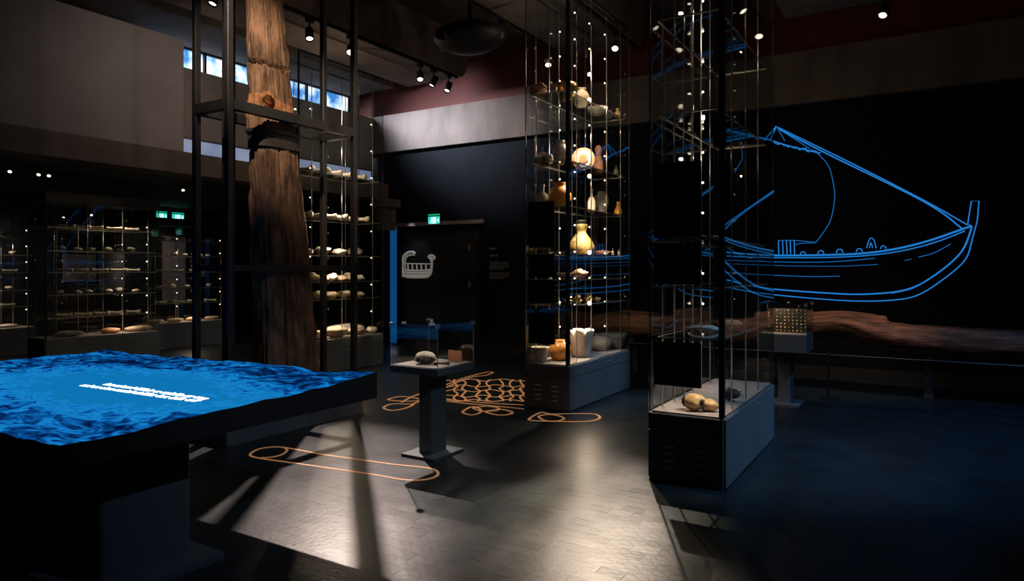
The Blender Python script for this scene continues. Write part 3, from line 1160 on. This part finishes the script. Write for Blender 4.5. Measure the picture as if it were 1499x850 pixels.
# tray
o = put(vessel(BEAKER, .16, .105), 'pale_beaker', M_PALE, stand(791, -3.66, TRAY1), 'pale flared beaker on the tray of the pottery case', 'beaker')
o = put(vessel([(.45, 0), (.75, .1), (1, .42), (.95, .62), (.6, .84), (.38, .9), (.42, 1)], .23, .13), 'round_amber_jug', M_AMBER, stand(820, -3.52, TRAY1),
        'round orange jug with a handle standing on the tray', 'jug')
handle(.23, .12, .08, .20, .05, o, M_AMBER)
bv = vessel(BEAKER, .32, .15)
bv.v = [(x, y, z - (.05 * max(0, noise.noise(Vector((x * 14, y * 14, 0)))) * 2 if z > .25 else 0)) for x, y, z in bv.v]
o = put(bv, 'broken_beaker', M_PALE, stand(851, -3.45, TRAY1), 'large pale beaker with a broken rim on the tray', 'beaker')
o = put(vessel(JAR, .21, .145), 'grey_pot', M_DARKPOT, stand(879, -3.5, TRAY1), 'dark grey round pot on the tray beside the broken beaker', 'pot')
o = put(vessel(BOWL, .20, .17), 'wide_dark_pot', M_DARKPOT, stand(899, -3.44, TRAY1), 'wide dark bowl at the far end of the pottery case tray', 'pot')

# near case: golden skull, dark fragments
p = on_floor(1024, 600, .492)
gs = MB().blob((.16, .13, .115), 5, .10, 26, 15)
o = put(gs, 'golden_skull', M_HORN, (-1.435, 4.86, .492), 'small golden brown skull on the tray of the nearly empty case', 'skull', rz=.30)
MB().blob((.13, .11, .085), 8, .12, 20, 12).build('snout', M_HORN, o, True).location = (.105, .0, 0)
MB().blob((.03, .035, .05), 60, .1, 12, 8).build('eye_socket_shade', M_IRON, o, True).location = (.052, -.058, .045)  # solid dark blobs stand in for the shade inside the skull's openings
MB().blob((.02, .10, .055), 9, .1, 12, 8).build('jaw_gap_shade', M_IRON, o, True).location = (.062, -.012, .004)
MB().blob((.035, .05, .07), 61, .1, 12, 8).build('neck_opening_shade', M_IRON, o, True).location = (-.070, -.01, .03)
o = put(MB().blob((.12, .10, .09), 71, .3), 'dark_fragment', M_IRON, (-1.30, 5.38, .492), 'knobbly black fragment behind the golden skull', 'fragment')
o = put(MB().blob((.16, .12, .05), 72, .3), 'flat_fragment', M_DARKPOT, (-1.36, 5.62, .492), 'flat dark fragment lying behind the black fragment', 'fragment')
for q in range(4):
    o = put(MB().blob((.06, .05, .03), 80 + q, .25), 'shelf_crumb', M_STONE, (-1.56 + .08 * q, 4.95 + .05 * (q % 2), T2['sh'][2]),
            'small pale chip on the shelf between the black panels', 'fragment', 'chips between the black panels')
o = put(MB().blob((.22, .14, .05), 86, .2), 'iron_plate', M_STONE, (-1.50, 5.35, T2['sh'][4]), 'thin grey plate lying on the lowest shelf of the near case', 'plate')
o = put(MB().blob((.20, .16, .07), 87, .2), 'rusty_lump', M_TERRA, (-1.40, 5.75, T2['sh'][4]), 'rusty lump lying on the lowest shelf of the near case', 'fragment')


def bone(L, r, seed):
    pts = [(L * (t - .5), .012 * math.sin(3 * t + seed), r * 1.25) for t in [i / 8 for i in range(9)]]
    rs = [r * (1.25 if i in (0, 8) else 1.1 if i in (1, 7) else .75 + .1 * math.sin(seed + i)) for i in range(9)]
    return MB().tube(pts, rs, 9)


# case behind the timber
xt = -7.70
for zi, (z, cnt, what) in enumerate(zip(TC['sh'], (5, 6, 4, 7, 5), ('top', 'second', 'third', 'fourth', 'lowest'))):
    for q in range(cnt):
        y = TC['y0'] + .2 + 1.32 * (q + .5) / cnt
        if zi in (0, 1):
            o = put(bone(.32 + .04 * (q % 2), .040, q + zi), 'long_bone', M_BONE, (xt + .01 * (q % 2), y, z),
                    'pale long bone on the %s shelf of the case behind the timber' % what, 'bone', 'bones on the %s shelf' % what, rz=.12 + .2 * (q % 3))
        else:
            o = put(MB().blob((.24, .19 if cnt < 6 else .125, .09 + .03 * (q % 2)), 100 + zi * 9 + q, .25, 14, 9), 'bone_fragment', (M_BONE, M_TAN, M_BONE)[q % 3] if zi == 3 else (M_TAN if zi == 4 else M_BONE),
                    (xt, y, z), 'rough fragment on the %s shelf of the case behind the timber' % what, 'fragment', 'fragments on the %s shelf' % what)
tz = .492
o = put(MB().blob((.26, .85, .17), 130, .06, 24, 12), 'long_grey_boulder', M_STONE, (-7.78, 7.72, tz + .0), 'long smooth grey boulder at the back of the tray behind the timber', 'boulder')
for q, (y, sx, sy, sz, mm) in enumerate(((6.73, .20, .26, .17, M_TAN), (6.98, .18, .17, .14, M_TAN), (7.33, .18, .40, .17, M_TAN), (7.78, .16, .36, .14, M_TAN), (8.10, .14, .20, .11, M_BONE))):
    words = ('blocky tan boulder', 'small tan boulder', 'long tan boulder', 'flat tan boulder', 'pale little boulder')[q]
    o = put(MB().blob((sx, sy, sz), 140 + q, .16, 18, 11), 'tan_boulder', mm, (-7.56, y, tz), words + ' along the front of the tray behind the timber', 'boulder')

# gallery cases
for case, cname, xs, n0 in ((L2, 'low wide gallery case', -11.2, 5), (L3, 'dim case by the exit signs', -12.55, 4), (L1, 'far gallery case', -13.85, 4)):
    for zi, z in enumerate(case['sh']):
        what = ('top', 'second', 'middle', 'fourth', 'lowest')[zi]
        for q in range(n0 + zi % 2):
            y = case['y0'] + .2 + 1.35 * (q + .5) / (n0 + zi % 2) + rnd.uniform(-.04, .04)
            if zi % 2 == 0:
                o = put(bone(.20 + .03 * rnd.random(), .024, q + zi), 'bone_tool', M_BONE, (xs + rnd.uniform(.0, .08), y, z),
                        'slim bone tool on the %s shelf of the %s' % (what, cname), 'bone tool', 'tools on the %s shelf, %s' % (what, cname), rz=1.1 + rnd.uniform(-.4, .2))
            else:
                o = put(MB().blob((.10, .12, .05 + .03 * rnd.random()), 200 + zi * 11 + q, .25, 12, 8), 'flint_piece', (M_STONE, M_BONE)[q % 2], (xs + rnd.uniform(-.05, .1), y, z),
                        'flint piece on the %s shelf of the %s' % (what, cname), 'flint', 'flints on the %s shelf, %s' % (what, cname))
for q, (y, L_) in enumerate(((5.35, .42), (5.95, .30), (6.42, .45))):
    o = put(MB().blob((.20, L_, .09), 260 + q, .12, 18, 10), 'flat_stone', (M_STONE, M_TERRA, M_TAN)[q], (-11.14, y, .492),
            ('long flat grey stone', 'rounded brown stone', 'flat tan slab')[q] + ' on the tray of the low wide gallery case', 'stone')
for q in range(4):
    o = put(MB().blob((.20, .32, .07), 270 + q, .15, 16, 9), 'worked_stone', M_TAN, (-12.5, 7.5 + .4 * q, .492), 'tan worked stone on the tray of the dim case by the exit signs', 'stone', 'stones in the exit case')
for q in range(3):
    o = put(MB().blob((.22, .34, .06), 280 + q, .15, 16, 9), 'worked_slab', M_STONE, (-13.8, 4.6 + .5 * q, .492), 'grey worked slab on the tray of the far gallery case', 'stone', 'slabs in the far case')

# ---------------------------------------------------------------- small pedestal vitrines


def vitrine(name, x0, x1, y0, y1, label, zs=.68, zt=.735, ztop=1.07, base=True):
    cx, cy = (x0 + x1) / 2, (y0 + y1) / 2
    hw, hl = (x1 - x0) / 2, (y1 - y0) / 2
    R = empty(name, (cx, cy, 0), label, 'pedestal case')
    MB().cbox(-.17, .17, -.20, .20, 0, .022, .006).build('base_plate', M_PLINTH, R)
    MB().cbox(-.065, .065, -.10, .10, .022, zs, .005).build('column', M_PLINTH, R)
    MB().cbox(-hw, hw, -hl, hl, zs, zt, .004).build('box_base', M_PLINTH, R)
    tag(MB().box(-hw + .015, hw - .015, -hl + .015, hl - .015, zt, zt + .006).build('tray', M_TRAY, R), 'pale floor tray')
    g = .006
    for sx in (-1, 1):
        xa = sx * (hw - g / 2)
        MB().box(xa - g / 2, xa + g / 2, -hl + g, hl - g, zt, ztop).build('glass_pane', M_GLASS, R)
    for sy in (-1, 1):
        ya = sy * (hl - g / 2)
        MB().box(-hw, hw, ya - g / 2, ya + g / 2, zt, ztop).build('glass_pane', M_GLASS, R)
    MB().box(-hw, hw, -hl, hl, ztop, ztop + g).build('glass_lid', M_GLASS, R)
    c0 = None
    for sx in (-1, 1):
        for sy in (-1, 1):
            if c0 is None:
                c0 = MB().box(-.014, .014, -.014, .014, ztop - .022, ztop + .009).build('corner_clip', M_ROD, R)
                c0.location = (sx * (hw - .010), sy * (hl - .010), 0)
            else:
                share(c0, 'corner_clip', R, (sx * (hw - .010), sy * (hl - .010), 0))
    ed = MB()
    for sx in (-1, 1):
        for sy in (-1, 1):
            ed.box(sx * (hw - .008) - .002, sx * (hw - .008) + .002, sy * (hl - .008) - .002, sy * (hl - .008) + .002, zt + .006, ztop)
    ed.build('edge_seal', M_ROD, R)
    return R


V1 = vitrine('pedestal_case', -3.705, -3.22, 4.18, 4.68, 'small glass box on a slim pedestal holding a skull', )
spot('vitrine_light', (-3.30, 4.25, 1.055), (-3.5, 4.45, .74), 1.6, PINK, 120, .5, .02)
sk = put(MB().blob((.165, .16, .10), 301, .06, 26, 15), 'skull', M_BONE, (-3.50, 4.38, .741), 'small pale skull with dark openings in the pedestal case', 'skull', rz=.66)
MB().blob((.075, .05, .055), 302, .08, 14, 9).build('nose_opening_shade', M_IRON, sk, True).location = (0, -.068, .002)  # nose and eyes: dark blobs put in for the shade of the cavities
for q, dx in enumerate((-.055, .055)):
    MB().blob((.048, .05, .05), 303 + q, .1, 14, 9).build('eye_socket_shade', M_IRON, sk, True).location = (dx, -.055, .012)
MB().tube(spline([(-.085, -.04, .03), (-.06, -.072, .062), (0, -.085, .074), (.06, -.072, .062), (.085, -.04, .03)], 5), .011, 8).build('brow_ridge', M_BONE, sk, True)
MB().blob((.035, .04, .035), 306, .1, 12, 8).build('nose_bone', M_TERRA, sk, True).location = (0, -.075, .048)
put(bone(.12, .012, 2), 'bone_pin', M_IRON, (-3.32, 4.36, .741), 'short dark pin lying beside the skull in the pedestal case', 'pin', rz=.9)
put(MB().box(-.07, .07, -.006, .006, 0, .09), 'brass_plate', M_TERRA, (-3.36, 4.60, .741), 'upright reddish plate at the back of the pedestal case', 'plate', smooth=False)

p = on_floor(1152, 590)
bx, by = p.x, p.y
V2 = vitrine('pedestal_case', bx - .26, bx + .24, by - .25, by + .25, 'glass box on a pedestal holding a board of rivets before the ship drawing', .60, .79, 1.13)
spot('vitrine_light', (bx - .1, by - .2, 1.115), (bx, by + .1, .8), 2.5, WARM, 130, .5, .02)
board = empty('rivet_board', (bx, by + .02, .796), 'dark upright board with rows of small brass rivets in the glass box', 'board')
MB().box(-.22, .21, 0, .018, 0, .27).build('backing', M_IRON, board)
r0 = None
for i in range(10):
    for j in range(7):
        if (i * 7 + j * 5) % 9 == 0:
            continue
        loc = (-.195 + i * .043, 0, .022 + j * .038)
        if r0 is None:
            m = MB()
            m.tube([(0, 0, 0), (0, -.008, 0), (0, -.016, 0)], [.008, .012, .006], 8)
            r0 = m.build('rivet', M_BRASS, board, True)
            r0.location = loc
        else:
            share(r0, 'rivet', board, loc)

# ---------------------------------------------------------------- dugout boat on cradles, rope line
boat = empty('dugout_boat', (-1.0, 9.35, 0), 'long reddish dugout log boat lying on dark cradles before the ship drawing', 'boat')
lg = MB()
NL, NC = 150, 40
xa, xb = -3.3, 3.6
for i in range(NL + 1):
    t = i / NL
    x = xa + (xb - xa) * t
    X = x - 1.0
    top = .90 + .10 * math.exp(-((X + .95) / .55) ** 2) - .03 * max(0, X)
    bot = .50 + .20 * math.exp(-((X + .95) / .4) ** 2) * 0.9
    end = min(1, t * 14, (1 - t) * 14) ** .5
    h = (top - bot) / 2 * (.4 + .6 * end)
    w = .30 * (.35 + .65 * end)
    c = (top + bot) / 2
    for k in range(NC):
        th = 2 * math.pi * k / NC
        yy, zz = math.cos(th) * w, math.sin(th) * h
        d = 1 + .10 * noise.noise(Vector((X * 1.1, math.cos(th) * 1.8, math.sin(th) * 1.8))) + .07 * noise.noise(Vector((X * 3, math.cos(th) * 6, math.sin(th) * 6))) + .05 * noise.noise(Vector((X * 9, math.cos(th) * 11, math.sin(th) * 11)))
        # hollow along the upper side
        if .15 < t < .9 and math.sin(th) > .8 and not (-1.6 < X < -.4):
            zz = zz * .45
        lg.v.append((x, yy * d, c + zz * d))
for i in range(NL):
    for k in range(NC):
        k2 = (k + 1) % NC
        lg.f.append((i * NC + k, i * NC + k2, (i + 1) * NC + k2, (i + 1) * NC + k))
lg.f.append(tuple(NC - 1 - k for k in range(NC)))
lg.f.append(tuple(NL * NC + k for k in range(NC)))
lg.build('hull', M_LOG, boat, True)
for x in (-2.6, -.8, 1.0, 2.8):
    cr = MB()
    cr.box(x - .05, x + .05, -.28, .28, 0, .05)
    cr.box(x - .04, x + .04, -.06, .06, .05, .46)
    cr.yprism([(x - .04, .46), (x + .04, .46), (x + .04, .58), (x - .04, .58)], -.2, .2)
    tag(cr.build('cradle', M_STEEL, boat), 'dark steel cradle')
rope = empty('rope_barrier', (-1.0, 8.75, 0), 'thin grey rope line on dark posts in front of the log boat', 'barrier')
ptsr = [(-3.4 + 7.4 * i / 40, 0, .51) for i in range(41)]
MB().tube(ptsr, .006, 6).build('rope', M_STEEL, rope)
for x in (-3.4, -1.05, 1.9, 4.0):
    pm = MB()
    pm.lathe([(.10, 0), (.10, .012), (.012, .016), (.012, .54), (.004, .545)], 16)
    pm.build('post', M_STEEL, rope)

# ---------------------------------------------------------------- the blue ship drawn in light on the back wall
YS = YB - .012


def sw(pt):
    return on_wall(1050 + pt[0] / 2.4276, 150 + pt[1] / 2.4276, YS)


c0 = sw((500, 690))
ship = empty('ship_light_drawing', (c0.x, YS, c0.z), 'outline of a sailing ship drawn in glowing blue lines on the black wall', 'light drawing')


def sline(name, pts, r=.011, thin=False, smooth=True):
    q = [sw(p) - Vector((c0.x, YS, c0.z)) for p in pts]
    if smooth and len(q) > 2:
        q = spline(q, 5)
    MB().tube(q, r * .85, 6).build(name, M_SHIPT if thin else M_SHIP, ship)


sline('stem_post_line', [(903, 440), (890, 430), (903, 350), (930, 350), (924, 420), (905, 490)], .009, smooth=False)
sline('keel_line', [(905, 490), (880, 560), (800, 630), (710, 685), (620, 702), (500, 705), (370, 698), (215, 684), (120, 672), (34, 656)], .010)
sline('keel_line', [(905, 440), (880, 510), (840, 560), (770, 615), (700, 655), (620, 674), (500, 681), (380, 676), (215, 664), (120, 650), (34, 630)], .013)
sline('keel_line', [(903, 446), (872, 520), (830, 570), (760, 622), (695, 660), (620, 678)], .008, True)
sline('gunwale_line', [(905, 438), (850, 457), (770, 485), (680, 510), (590, 527), (500, 537), (400, 541), (300, 543), (215, 543), (120, 539), (34, 532)], .017)
sline('gunwale_line', [(880, 456), (790, 491), (700, 517), (600, 536), (480, 547), (350, 551), (215, 551), (120, 549), (34, 545)], .010)
sline('strake_line', [(560, 553), (450, 563), (350, 567), (215, 566), (34, 560)], .008, True)
sline('strake_line', [(570, 575), (450, 581), (330, 581), (215, 579), (20, 572)], .006, True)
sline('strake_line', [(435, 617), (330, 618), (215, 614), (30, 604)], .008, True)
sline('strake_line', [(690, 556), (665, 561)], .007, True)
sline('strake_line', [(830, 502), (770, 534), (715, 549)], .008, True)
sline('stay_line', [(215, 88), (480, 217), (735, 348), (890, 435)], .010)
sline('stay_line', [(222, 96), (400, 187), (735, 352), (870, 448)], .012)
sline('stay_line', [(212, 88), (240, 136)], .008, True)
sline('stay_line', [(216, 92), (330, 165)], .008, True)
sline('stay_line', [(210, 84), (170, 130)], .010)
sline('stay_line', [(210, 84), (188, 134)], .010)
sline('stay_line', [(85, 140), (90, 200), (60, 250)], .008, True, False)
yard = [(36, 98), (60, 104), (110, 116), (180, 131), (240, 150), (300, 165), (365, 180)]
zz = []
for i in range(70):
    t = i / 69 * (len(yard) - 1)
    k = min(int(t), len(yard) - 2)
    u = t - k
    zz.append((yard[k][0] * (1 - u) + yard[k + 1][0] * u + rnd.uniform(-4, 4), yard[k][1] * (1 - u) + yard[k + 1][1] * u + rnd.uniform(-6, 6)))
sline('yard_line', zz, .009, smooth=False)
sline('yard_line', yard, .010)
sline('sail_line', [(355, 178), (395, 225), (412, 285), (417, 340), (405, 410), (385, 450), (350, 497)], .008, True)
sline('sail_line', [(350, 497), (280, 490), (215, 490)], .008, True)
sline('sail_line', [(350, 498), (300, 500), (275, 505)], .008, True)
for x in (217, 232, 246, 259, 273):
    sline('rail_line', [(x, 490), (x + 2, 541)], .009)
for x, y, r in ((305, 541, 10), (368, 538, 11), (435, 534, 12), (505, 531, 11), (590, 520, 10)):
    sline('crew_line', [(x - r, y), (x - r * .7, y - r * .8), (x, y - r * 1.1), (x + r * .7, y - r * .8), (x + r, y)], .009)
sline('crew_line', [(530, 517), (538, 492), (546, 481), (556, 487), (562, 505), (564, 518)], .008)
sline('crew_line', [(540, 517), (546, 498), (552, 517)], .008)

# ---------------------------------------------------------------- doorway: relief of a longship, exit sign, wall text
YR = YB + .16 - .01


def dw(pt):
    return on_wall(560 + pt[0] / 7.086, 350 + pt[1] / 7.086, YR)


d0 = dw((350, 320))
ls = empty('longship_sign', (d0.x, YR, d0.z), 'white relief of a small longship on the dark doorway wall', 'wall sign')


def dl(name, pts, r, smooth=True):
    q = [dw(p) - d0 for p in pts]
    if smooth and len(q) > 2:
        q = spline(q, 4)
    MB().tube(q, r, 6).build(name, M_SIGNW, ls)


dl('prow', [(340, 152), (310, 133), (262, 142), (222, 178), (207, 240), (206, 310), (217, 370), (190, 386)], .032)
dl('prow_inner', [(330, 165), (285, 165), (245, 190), (232, 250), (236, 320)], .015)
dl('stern', [(217, 370), (262, 391), (440, 392), (488, 370), (505, 325), (511, 240), (503, 205), (480, 180), (510, 168), (540, 190), (515, 212)], .028)
dl('rail', [(238, 252), (490, 256)], .013)
dl('hull_band', [(236, 320), (360, 326), (490, 320)], .022)
dl('hull_band', [(228, 345), (360, 352), (494, 345)], .026)
dl('hull_band', [(240, 372), (360, 376), (480, 370)], .022)
for x in (262, 308, 354, 400, 448):
    dl('oar', [(x, 256), (x + 3, 312)], .016)
spot('recess_lamp_light', (d0.x + .05, YB - .18, DZ + .12), (d0.x, YR, 1.5), 6, (.75, .82, 1.0), 70, .9, .03)
dh = MB()
for py in (361, 416):
    a = on_wall(688, py, YR)
    MB().box(a.x - .02, a.x + .02, YR - .03, YR + .005, a.z - .06, a.z + .06).build('door_hinge', M_ROD, None)
for o in [q for q in COL.objects if q.name.startswith('door_hinge')]:
    tag(o, 'small grey metal fitting on the dark doorway wall', 'fitting', 'fittings in the doorway')


def exit_sign(center, w, h, normal_x, label):
    R = empty('exit_sign', center, label, 'exit sign', rz=(math.pi / 2 if normal_x else 0) + 0)
    MB().box(-w / 2, w / 2, -.015, .015, 0, h).build('housing', M_CAN, R)
    MB().box(-w / 2 + .005, w / 2 - .005, -.019, -.015, h * .84, h - .005).build('top_strip', M_EXITG, R)
    MB().box(-w / 2 + .005, w / 2 - .005, -.019, -.015, .005, h * .74).build('face', M_EXITB, R)
    pic = MB()
    pic.box(-w * .10, w * .18, -.022, -.019, h * .06, h * .68)
    tag(pic.build('door_symbol', M_EXITW, R), 'white door symbol')
    man = MB()
    man.box(-w * .22, -w * .15, -.022, -.019, h * .55, h * .68)
    man.box(-w * .24, -w * .14, -.022, -.019, h * .28, h * .52)
    man.box(-w * .30, -w * .22, -.022, -.019, h * .08, h * .30)
    man.box(-w * .16, -w * .12, -.022, -.019, h * .08, h * .30)
    tag(man.build('running_figure', M_EXITW, R), 'white running figure')
    ar = MB()
    ar.box(w * .24, w * .42, -.022, -.019, h * .32, h * .42)
    ar.box(w * .34, w * .42, -.022, -.019, h * .18, h * .56)
    tag(ar.build('arrow', M_EXITW, R), 'white arrow')
    br = MB()
    br.box(-.01, .01, -.008, .008, h, h + .10)
    br.build('bracket', M_CAN, R)
    return R


p = on_wall(636, 328, YB - .05)
exit_sign((p.x, p.y, p.z), .29, .20, False, 'lit teal exit sign above the doorway')
MB().box(p.x - .01, p.x + .01, YB - .06, YB, p.z + .27, p.z + .30)
p = on_x(236, 345, -14.6)
exit_sign((p.x, p.y, ZG - .10 - .17), .26, .17, True, 'small green exit sign hung nearest the low wide case')
p = on_x(260, 343, -14.6)
exit_sign((p.x, p.y, ZG - .10 - .17), .30, .17, True, 'green exit sign hung over the dim case, farther into the gallery')

wt = empty('wall_text', tuple(on_wall(737, 405, YB - .002)), 'small block of grey lettering on the black wall beside the doorway', 'wall text')
tp = on_wall(717, 365, YB)
for (ry, n_, ln, sz) in ((0, 1, .20, .05), (.13, 1, .24, .05), (.24, 5, .42, .022), (.44, 4, .44, .022)):
    mbt = MB()
    for k in range(n_):
        zz0 = tp.z - ry - k * .032
        x = tp.x
        L_ = ln * (1 if k < n_ - 1 else .7)
        while x < tp.x + L_:
            w_ = rnd.uniform(.02, .07)
            mbt.box(x - wt.location.x, min(x + w_, tp.x + L_) - wt.location.x, -.003, 0, zz0 - wt.location.z, zz0 + sz * .6 - wt.location.z)
            x += w_ + .012
    mbt.build('text_block', M_TEXT, wt)

# wall graphics in the gallery
for k, (pa, pb, X, words) in enumerate((((92, 372), (140, 412), -15.6, 'pale grey graphic panel on the gallery wall seen through the low wide case'),
                                        ((146, 370), (182, 424), -15.6, 'tall lilac graphic panel beside the pale grey one on the gallery wall'),
                                        ((238, 345), (272, 440), -15.6, 'tall lilac graphic panel behind the dim case'))):
    A, B = on_x(*pa, X), on_x(*pb, X)
    R = empty('wall_graphic', (X, (A.y + B.y) / 2, B.z), words, 'graphic panel')
    hh = A.z - B.z
    MB().box(-.02, 0, A.y - R.location.y, B.y - R.location.y, 0, hh).build('board', M_PIC, R)
    MB().box(-.05, -.02, A.y - R.location.y + .1, B.y - R.location.y - .1, hh * .3, hh * .6).build('mount', M_STEEL, R)
struct('wall_gallery', MB().box(-15.85, -15.65, YF, YB, 0, ZG), mat('gallery_wall_paint', (.016, .018, .023), .7))
for yy, w in ((5.6, 28), (8.6, 28)):
    spot('gallery_lamp_light', (-14.2, yy - .2, 2.75), (-15.6, yy + .8, 1.5), w, PINK, 70, .9, .03)
spot('gallery_lamp_light', (-10.1, 6.4, 2.75), (-11.4, 7.4, 0), 10, PINK, 80, .9, .03)

# ---------------------------------------------------------------- orange outlines inlaid in the floor


def inlay(label, curves, w, cat='floor drawing'):
    allp = [on_floor(*q) for c, cl in curves for q in c]
    cx = sum(p.x for p in allp) / len(allp)
    cy = sum(p.y for p in allp) / len(allp)
    R = empty('floor_drawing', (cx, cy, 0), label, cat)
    for c, cl in curves:
        q = spline([on_floor(*p) - Vector((cx, cy, 0)) for p in c], 6, cl)
        MB().ribbon(q, w, .0, .0025, cl).build('outline', M_INLAY, R)
    return R


def c8(pts):
    return [(340 + x / 2.2964, 480 + y / 2.2964) for x, y in pts]


def c2(pts):
    return [(550 + x / 4.283, 530 + y / 4.283) for x, y in pts]


inlay('long narrow orange outline with a round end on the floor below the timber frame',
      [(c8([(60, 425), (85, 408), (130, 400), (180, 402), (300, 424), (420, 441), (540, 458), (640, 468), (680, 476), (692, 490), (675, 503), (630, 511), (570, 509), (460, 490), (300, 467), (180, 450), (85, 436)]), True),
       (c8([(178, 403), (184, 412), (165, 426), (130, 434), (95, 436)]), False)], .022)
inlay('orange pod outline with an oval inside on the floor before the pottery case',
      [(c2([(962, 355), (1035, 315), (1100, 325), (1250, 322), (1370, 325), (1405, 345), (1380, 362), (1300, 372), (1100, 370), (990, 366)]), True),
       (c2([(1022, 343), (1055, 330), (1120, 330), (1180, 350), (1150, 366), (1070, 367)]), True)], .026)
inlay('two joined orange blob outlines on the floor between pedestal and pottery case',
      [(c2([(545, 312), (600, 280), (650, 290), (655, 315), (600, 330)]), True),
       (c2([(615, 285), (690, 276), (765, 285), (760, 302), (690, 308), (640, 300)]), True),
       (c2([(690, 310), (780, 295), (855, 312), (830, 328), (760, 330)]), True)], .03)
inlay('orange figure-like outline on the floor left of the pedestal case',
      [(c2([(50, 285), (100, 262), (180, 262), (235, 265), (180, 290), (100, 302)]), True),
       (c2([(80, 232), (150, 215), (230, 222), (290, 236), (200, 245), (110, 240)]), True),
       (c2([(160, 252), (230, 215), (300, 190)]), False), (c2([(220, 268), (260, 250), (300, 240)]), False)], .03)
net = []
xs_ = [440 + 61 * i for i in range(9)]
for j, y in enumerate((112, 148, 178, 212, 240)):
    net.append((c2([(x + 10 * math.sin(j * 2 + i), y + 7 * math.sin(i * 1.9 + j * 1.3)) for i, x in enumerate(xs_)]), False))
for x in (500, 552, 640, 706, 790, 850, 915):
    net.append((c2([(x + 14 * math.sin(k * 2.1 + x), y) for k, y in enumerate((108, 130, 150, 165, 180, 198, 214, 230, 244))]), False))
net.append((c2([(420, 228), (560, 244), (740, 258), (930, 268)]), False))
net.append((c2([(420, 240), (560, 258), (740, 274), (930, 292)]), False))
net.append((c2([(420, 150), (520, 110), (600, 85), (700, 62), (735, 65), (690, 82), (610, 92), (520, 122), (440, 158)]), False))
inlay('web of orange outlines like a stone plan on the floor beside the pottery case', net, .026)

# ---------------------------------------------------------------- lamps on tracks and the projector


def track(x, y0, y1, z, label):
    R = empty('light_track', (x, y0, z), label, 'light track')
    MB().box(-.02, .02, 0, y1 - y0, 0, .05).build('rail', M_CAN, R)
    return R


track(-6.98, 1.0, 9.6, ZT, 'black lighting track under the beam over the timber frame')
track(-4.86, 1.0, 9.6, ZT, 'black lighting track under the beam over the pedestal case')
track(-3.72, 1.0, 9.6, ZT, 'black lighting track above the pottery case')
track(-0.46, 1.0, 9.6, ZT, 'black lighting track above the ship drawing')
track(1.66, 1.0, 9.6, ZT, 'unseen black lighting track added over the open floor by the log boat')  # track added out of view to carry the cool and blue lamps

SPOT0 = None


def lamp_fixture(loc, aim, label, group=None):
    global SPOT0
    R = empty('track_spotlight', loc, label, 'spotlight', group)
    d = (Vector(aim) - Vector(loc) + Vector((0, 0, .2))).normalized()
    q = d.to_track_quat('-Z', 'Y').to_euler()
    if SPOT0 is None:
        a = MB()
        a.tube([(0, 0, -.16), (0, 0, -.05)], .012, 8)
        a.box(-.03, .03, -.05, .05, -.05, 0)
        ob = a.build('arm', M_CAN, R)
        c = MB()
        c.lathe([(.02, .10), (.05, .09), (.055, .05), (.055, -.09), (.048, -.09), (.048, -.06), (.002, -.058)], 18)
        oc = c.build('can', M_CAN, R, True)
        le = MB().lathe([(.001, -.062), (.046, -.062), (.046, -.066), (.001, -.07)], 16).build('lens', M_LENS, oc)
        SPOT0 = (ob, oc, le)
    else:
        ob = share(SPOT0[0], 'arm', R)
        oc = share(SPOT0[1], 'can', R)
        le = share(SPOT0[2], 'lens', oc)
    oc.location = (0, 0, -.20)
    oc.rotation_euler = q
    return R


WORDS = {-6.98: 'black spotlight on the track over the timber frame', -4.86: 'black spotlight on the track over the pedestal case',
         -3.72: 'black spotlight on the track above the pottery case', -0.46: 'black spotlight on the track above the ship drawing',
         1.66: 'black spotlight on the track over the open floor by the log boat'}
fixtures = [(x, y, aim) for (x, y), aim, *_ in TRACK_AND_FILL_LAMPS]
for x, ys in ((-6.98, (4.3, 4.9, 6.3, 8.6, 8.95, 9.35)), (-4.86, (2.6, 9.0)), (-3.72, (6.2,))):
    for y in ys:
        fixtures.append((x, y, (x + rnd.uniform(-1.5, 2.5), y - rnd.uniform(1.0, 3.0), 0.5)))
for x, y, aim in fixtures:
    lamp_fixture((x, y, ZT), aim, WORDS[x], WORDS[x].replace('black spotlight', 'spotlights'))
lamp_fixture((-.46, 9.35, ZT), (-1.2, 6.0, 0.5), 'lone bright spotlight at the back end of the track above the ship drawing')
for k, (px, py) in enumerate(((15, 250), (57, 250), (72, 253), (268, 270))):
    q = on_x(px, py, -10.3)
    gl = lamp_fixture((q.x, q.y, ZG), (q.x + 2.5, q.y - 1.5, .5), 'small spotlight under the low gallery ceiling', 'gallery ceiling spotlights')
    gl.scale = (.5, .5, .5)

q = on_x(688, 76, -5.0)
pr = empty('projector', (q.x, q.y, q.z), 'big black rounded projector hanging under the ceiling beam', 'projector')
pb = MB()
pb.lathe([(.10, 0), (.30, .03), (.46, .12), (.50, .19), (.46, .26), (.30, .33), (.12, .35)], 36, sx=1.0, sy=.8)
pb.build('housing', M_CAN, pr, True)
MB().tube([(-.15, -.36, .14), (-.15, -.44, .13)], .07, 20).build('lens_barrel', M_CAN, pr)
MB().tube([(0, 0, .35), (0, 0, ZC - q.z)], .03, 10).build('ceiling_mount', M_CAN, pr)
for sx in (-1, 1):
    m = MB()
    m.box(sx * .47 - .02, sx * .47 + .02, -.03, .03, .10, .17)
    m.build('adjuster', M_ROD, pr)
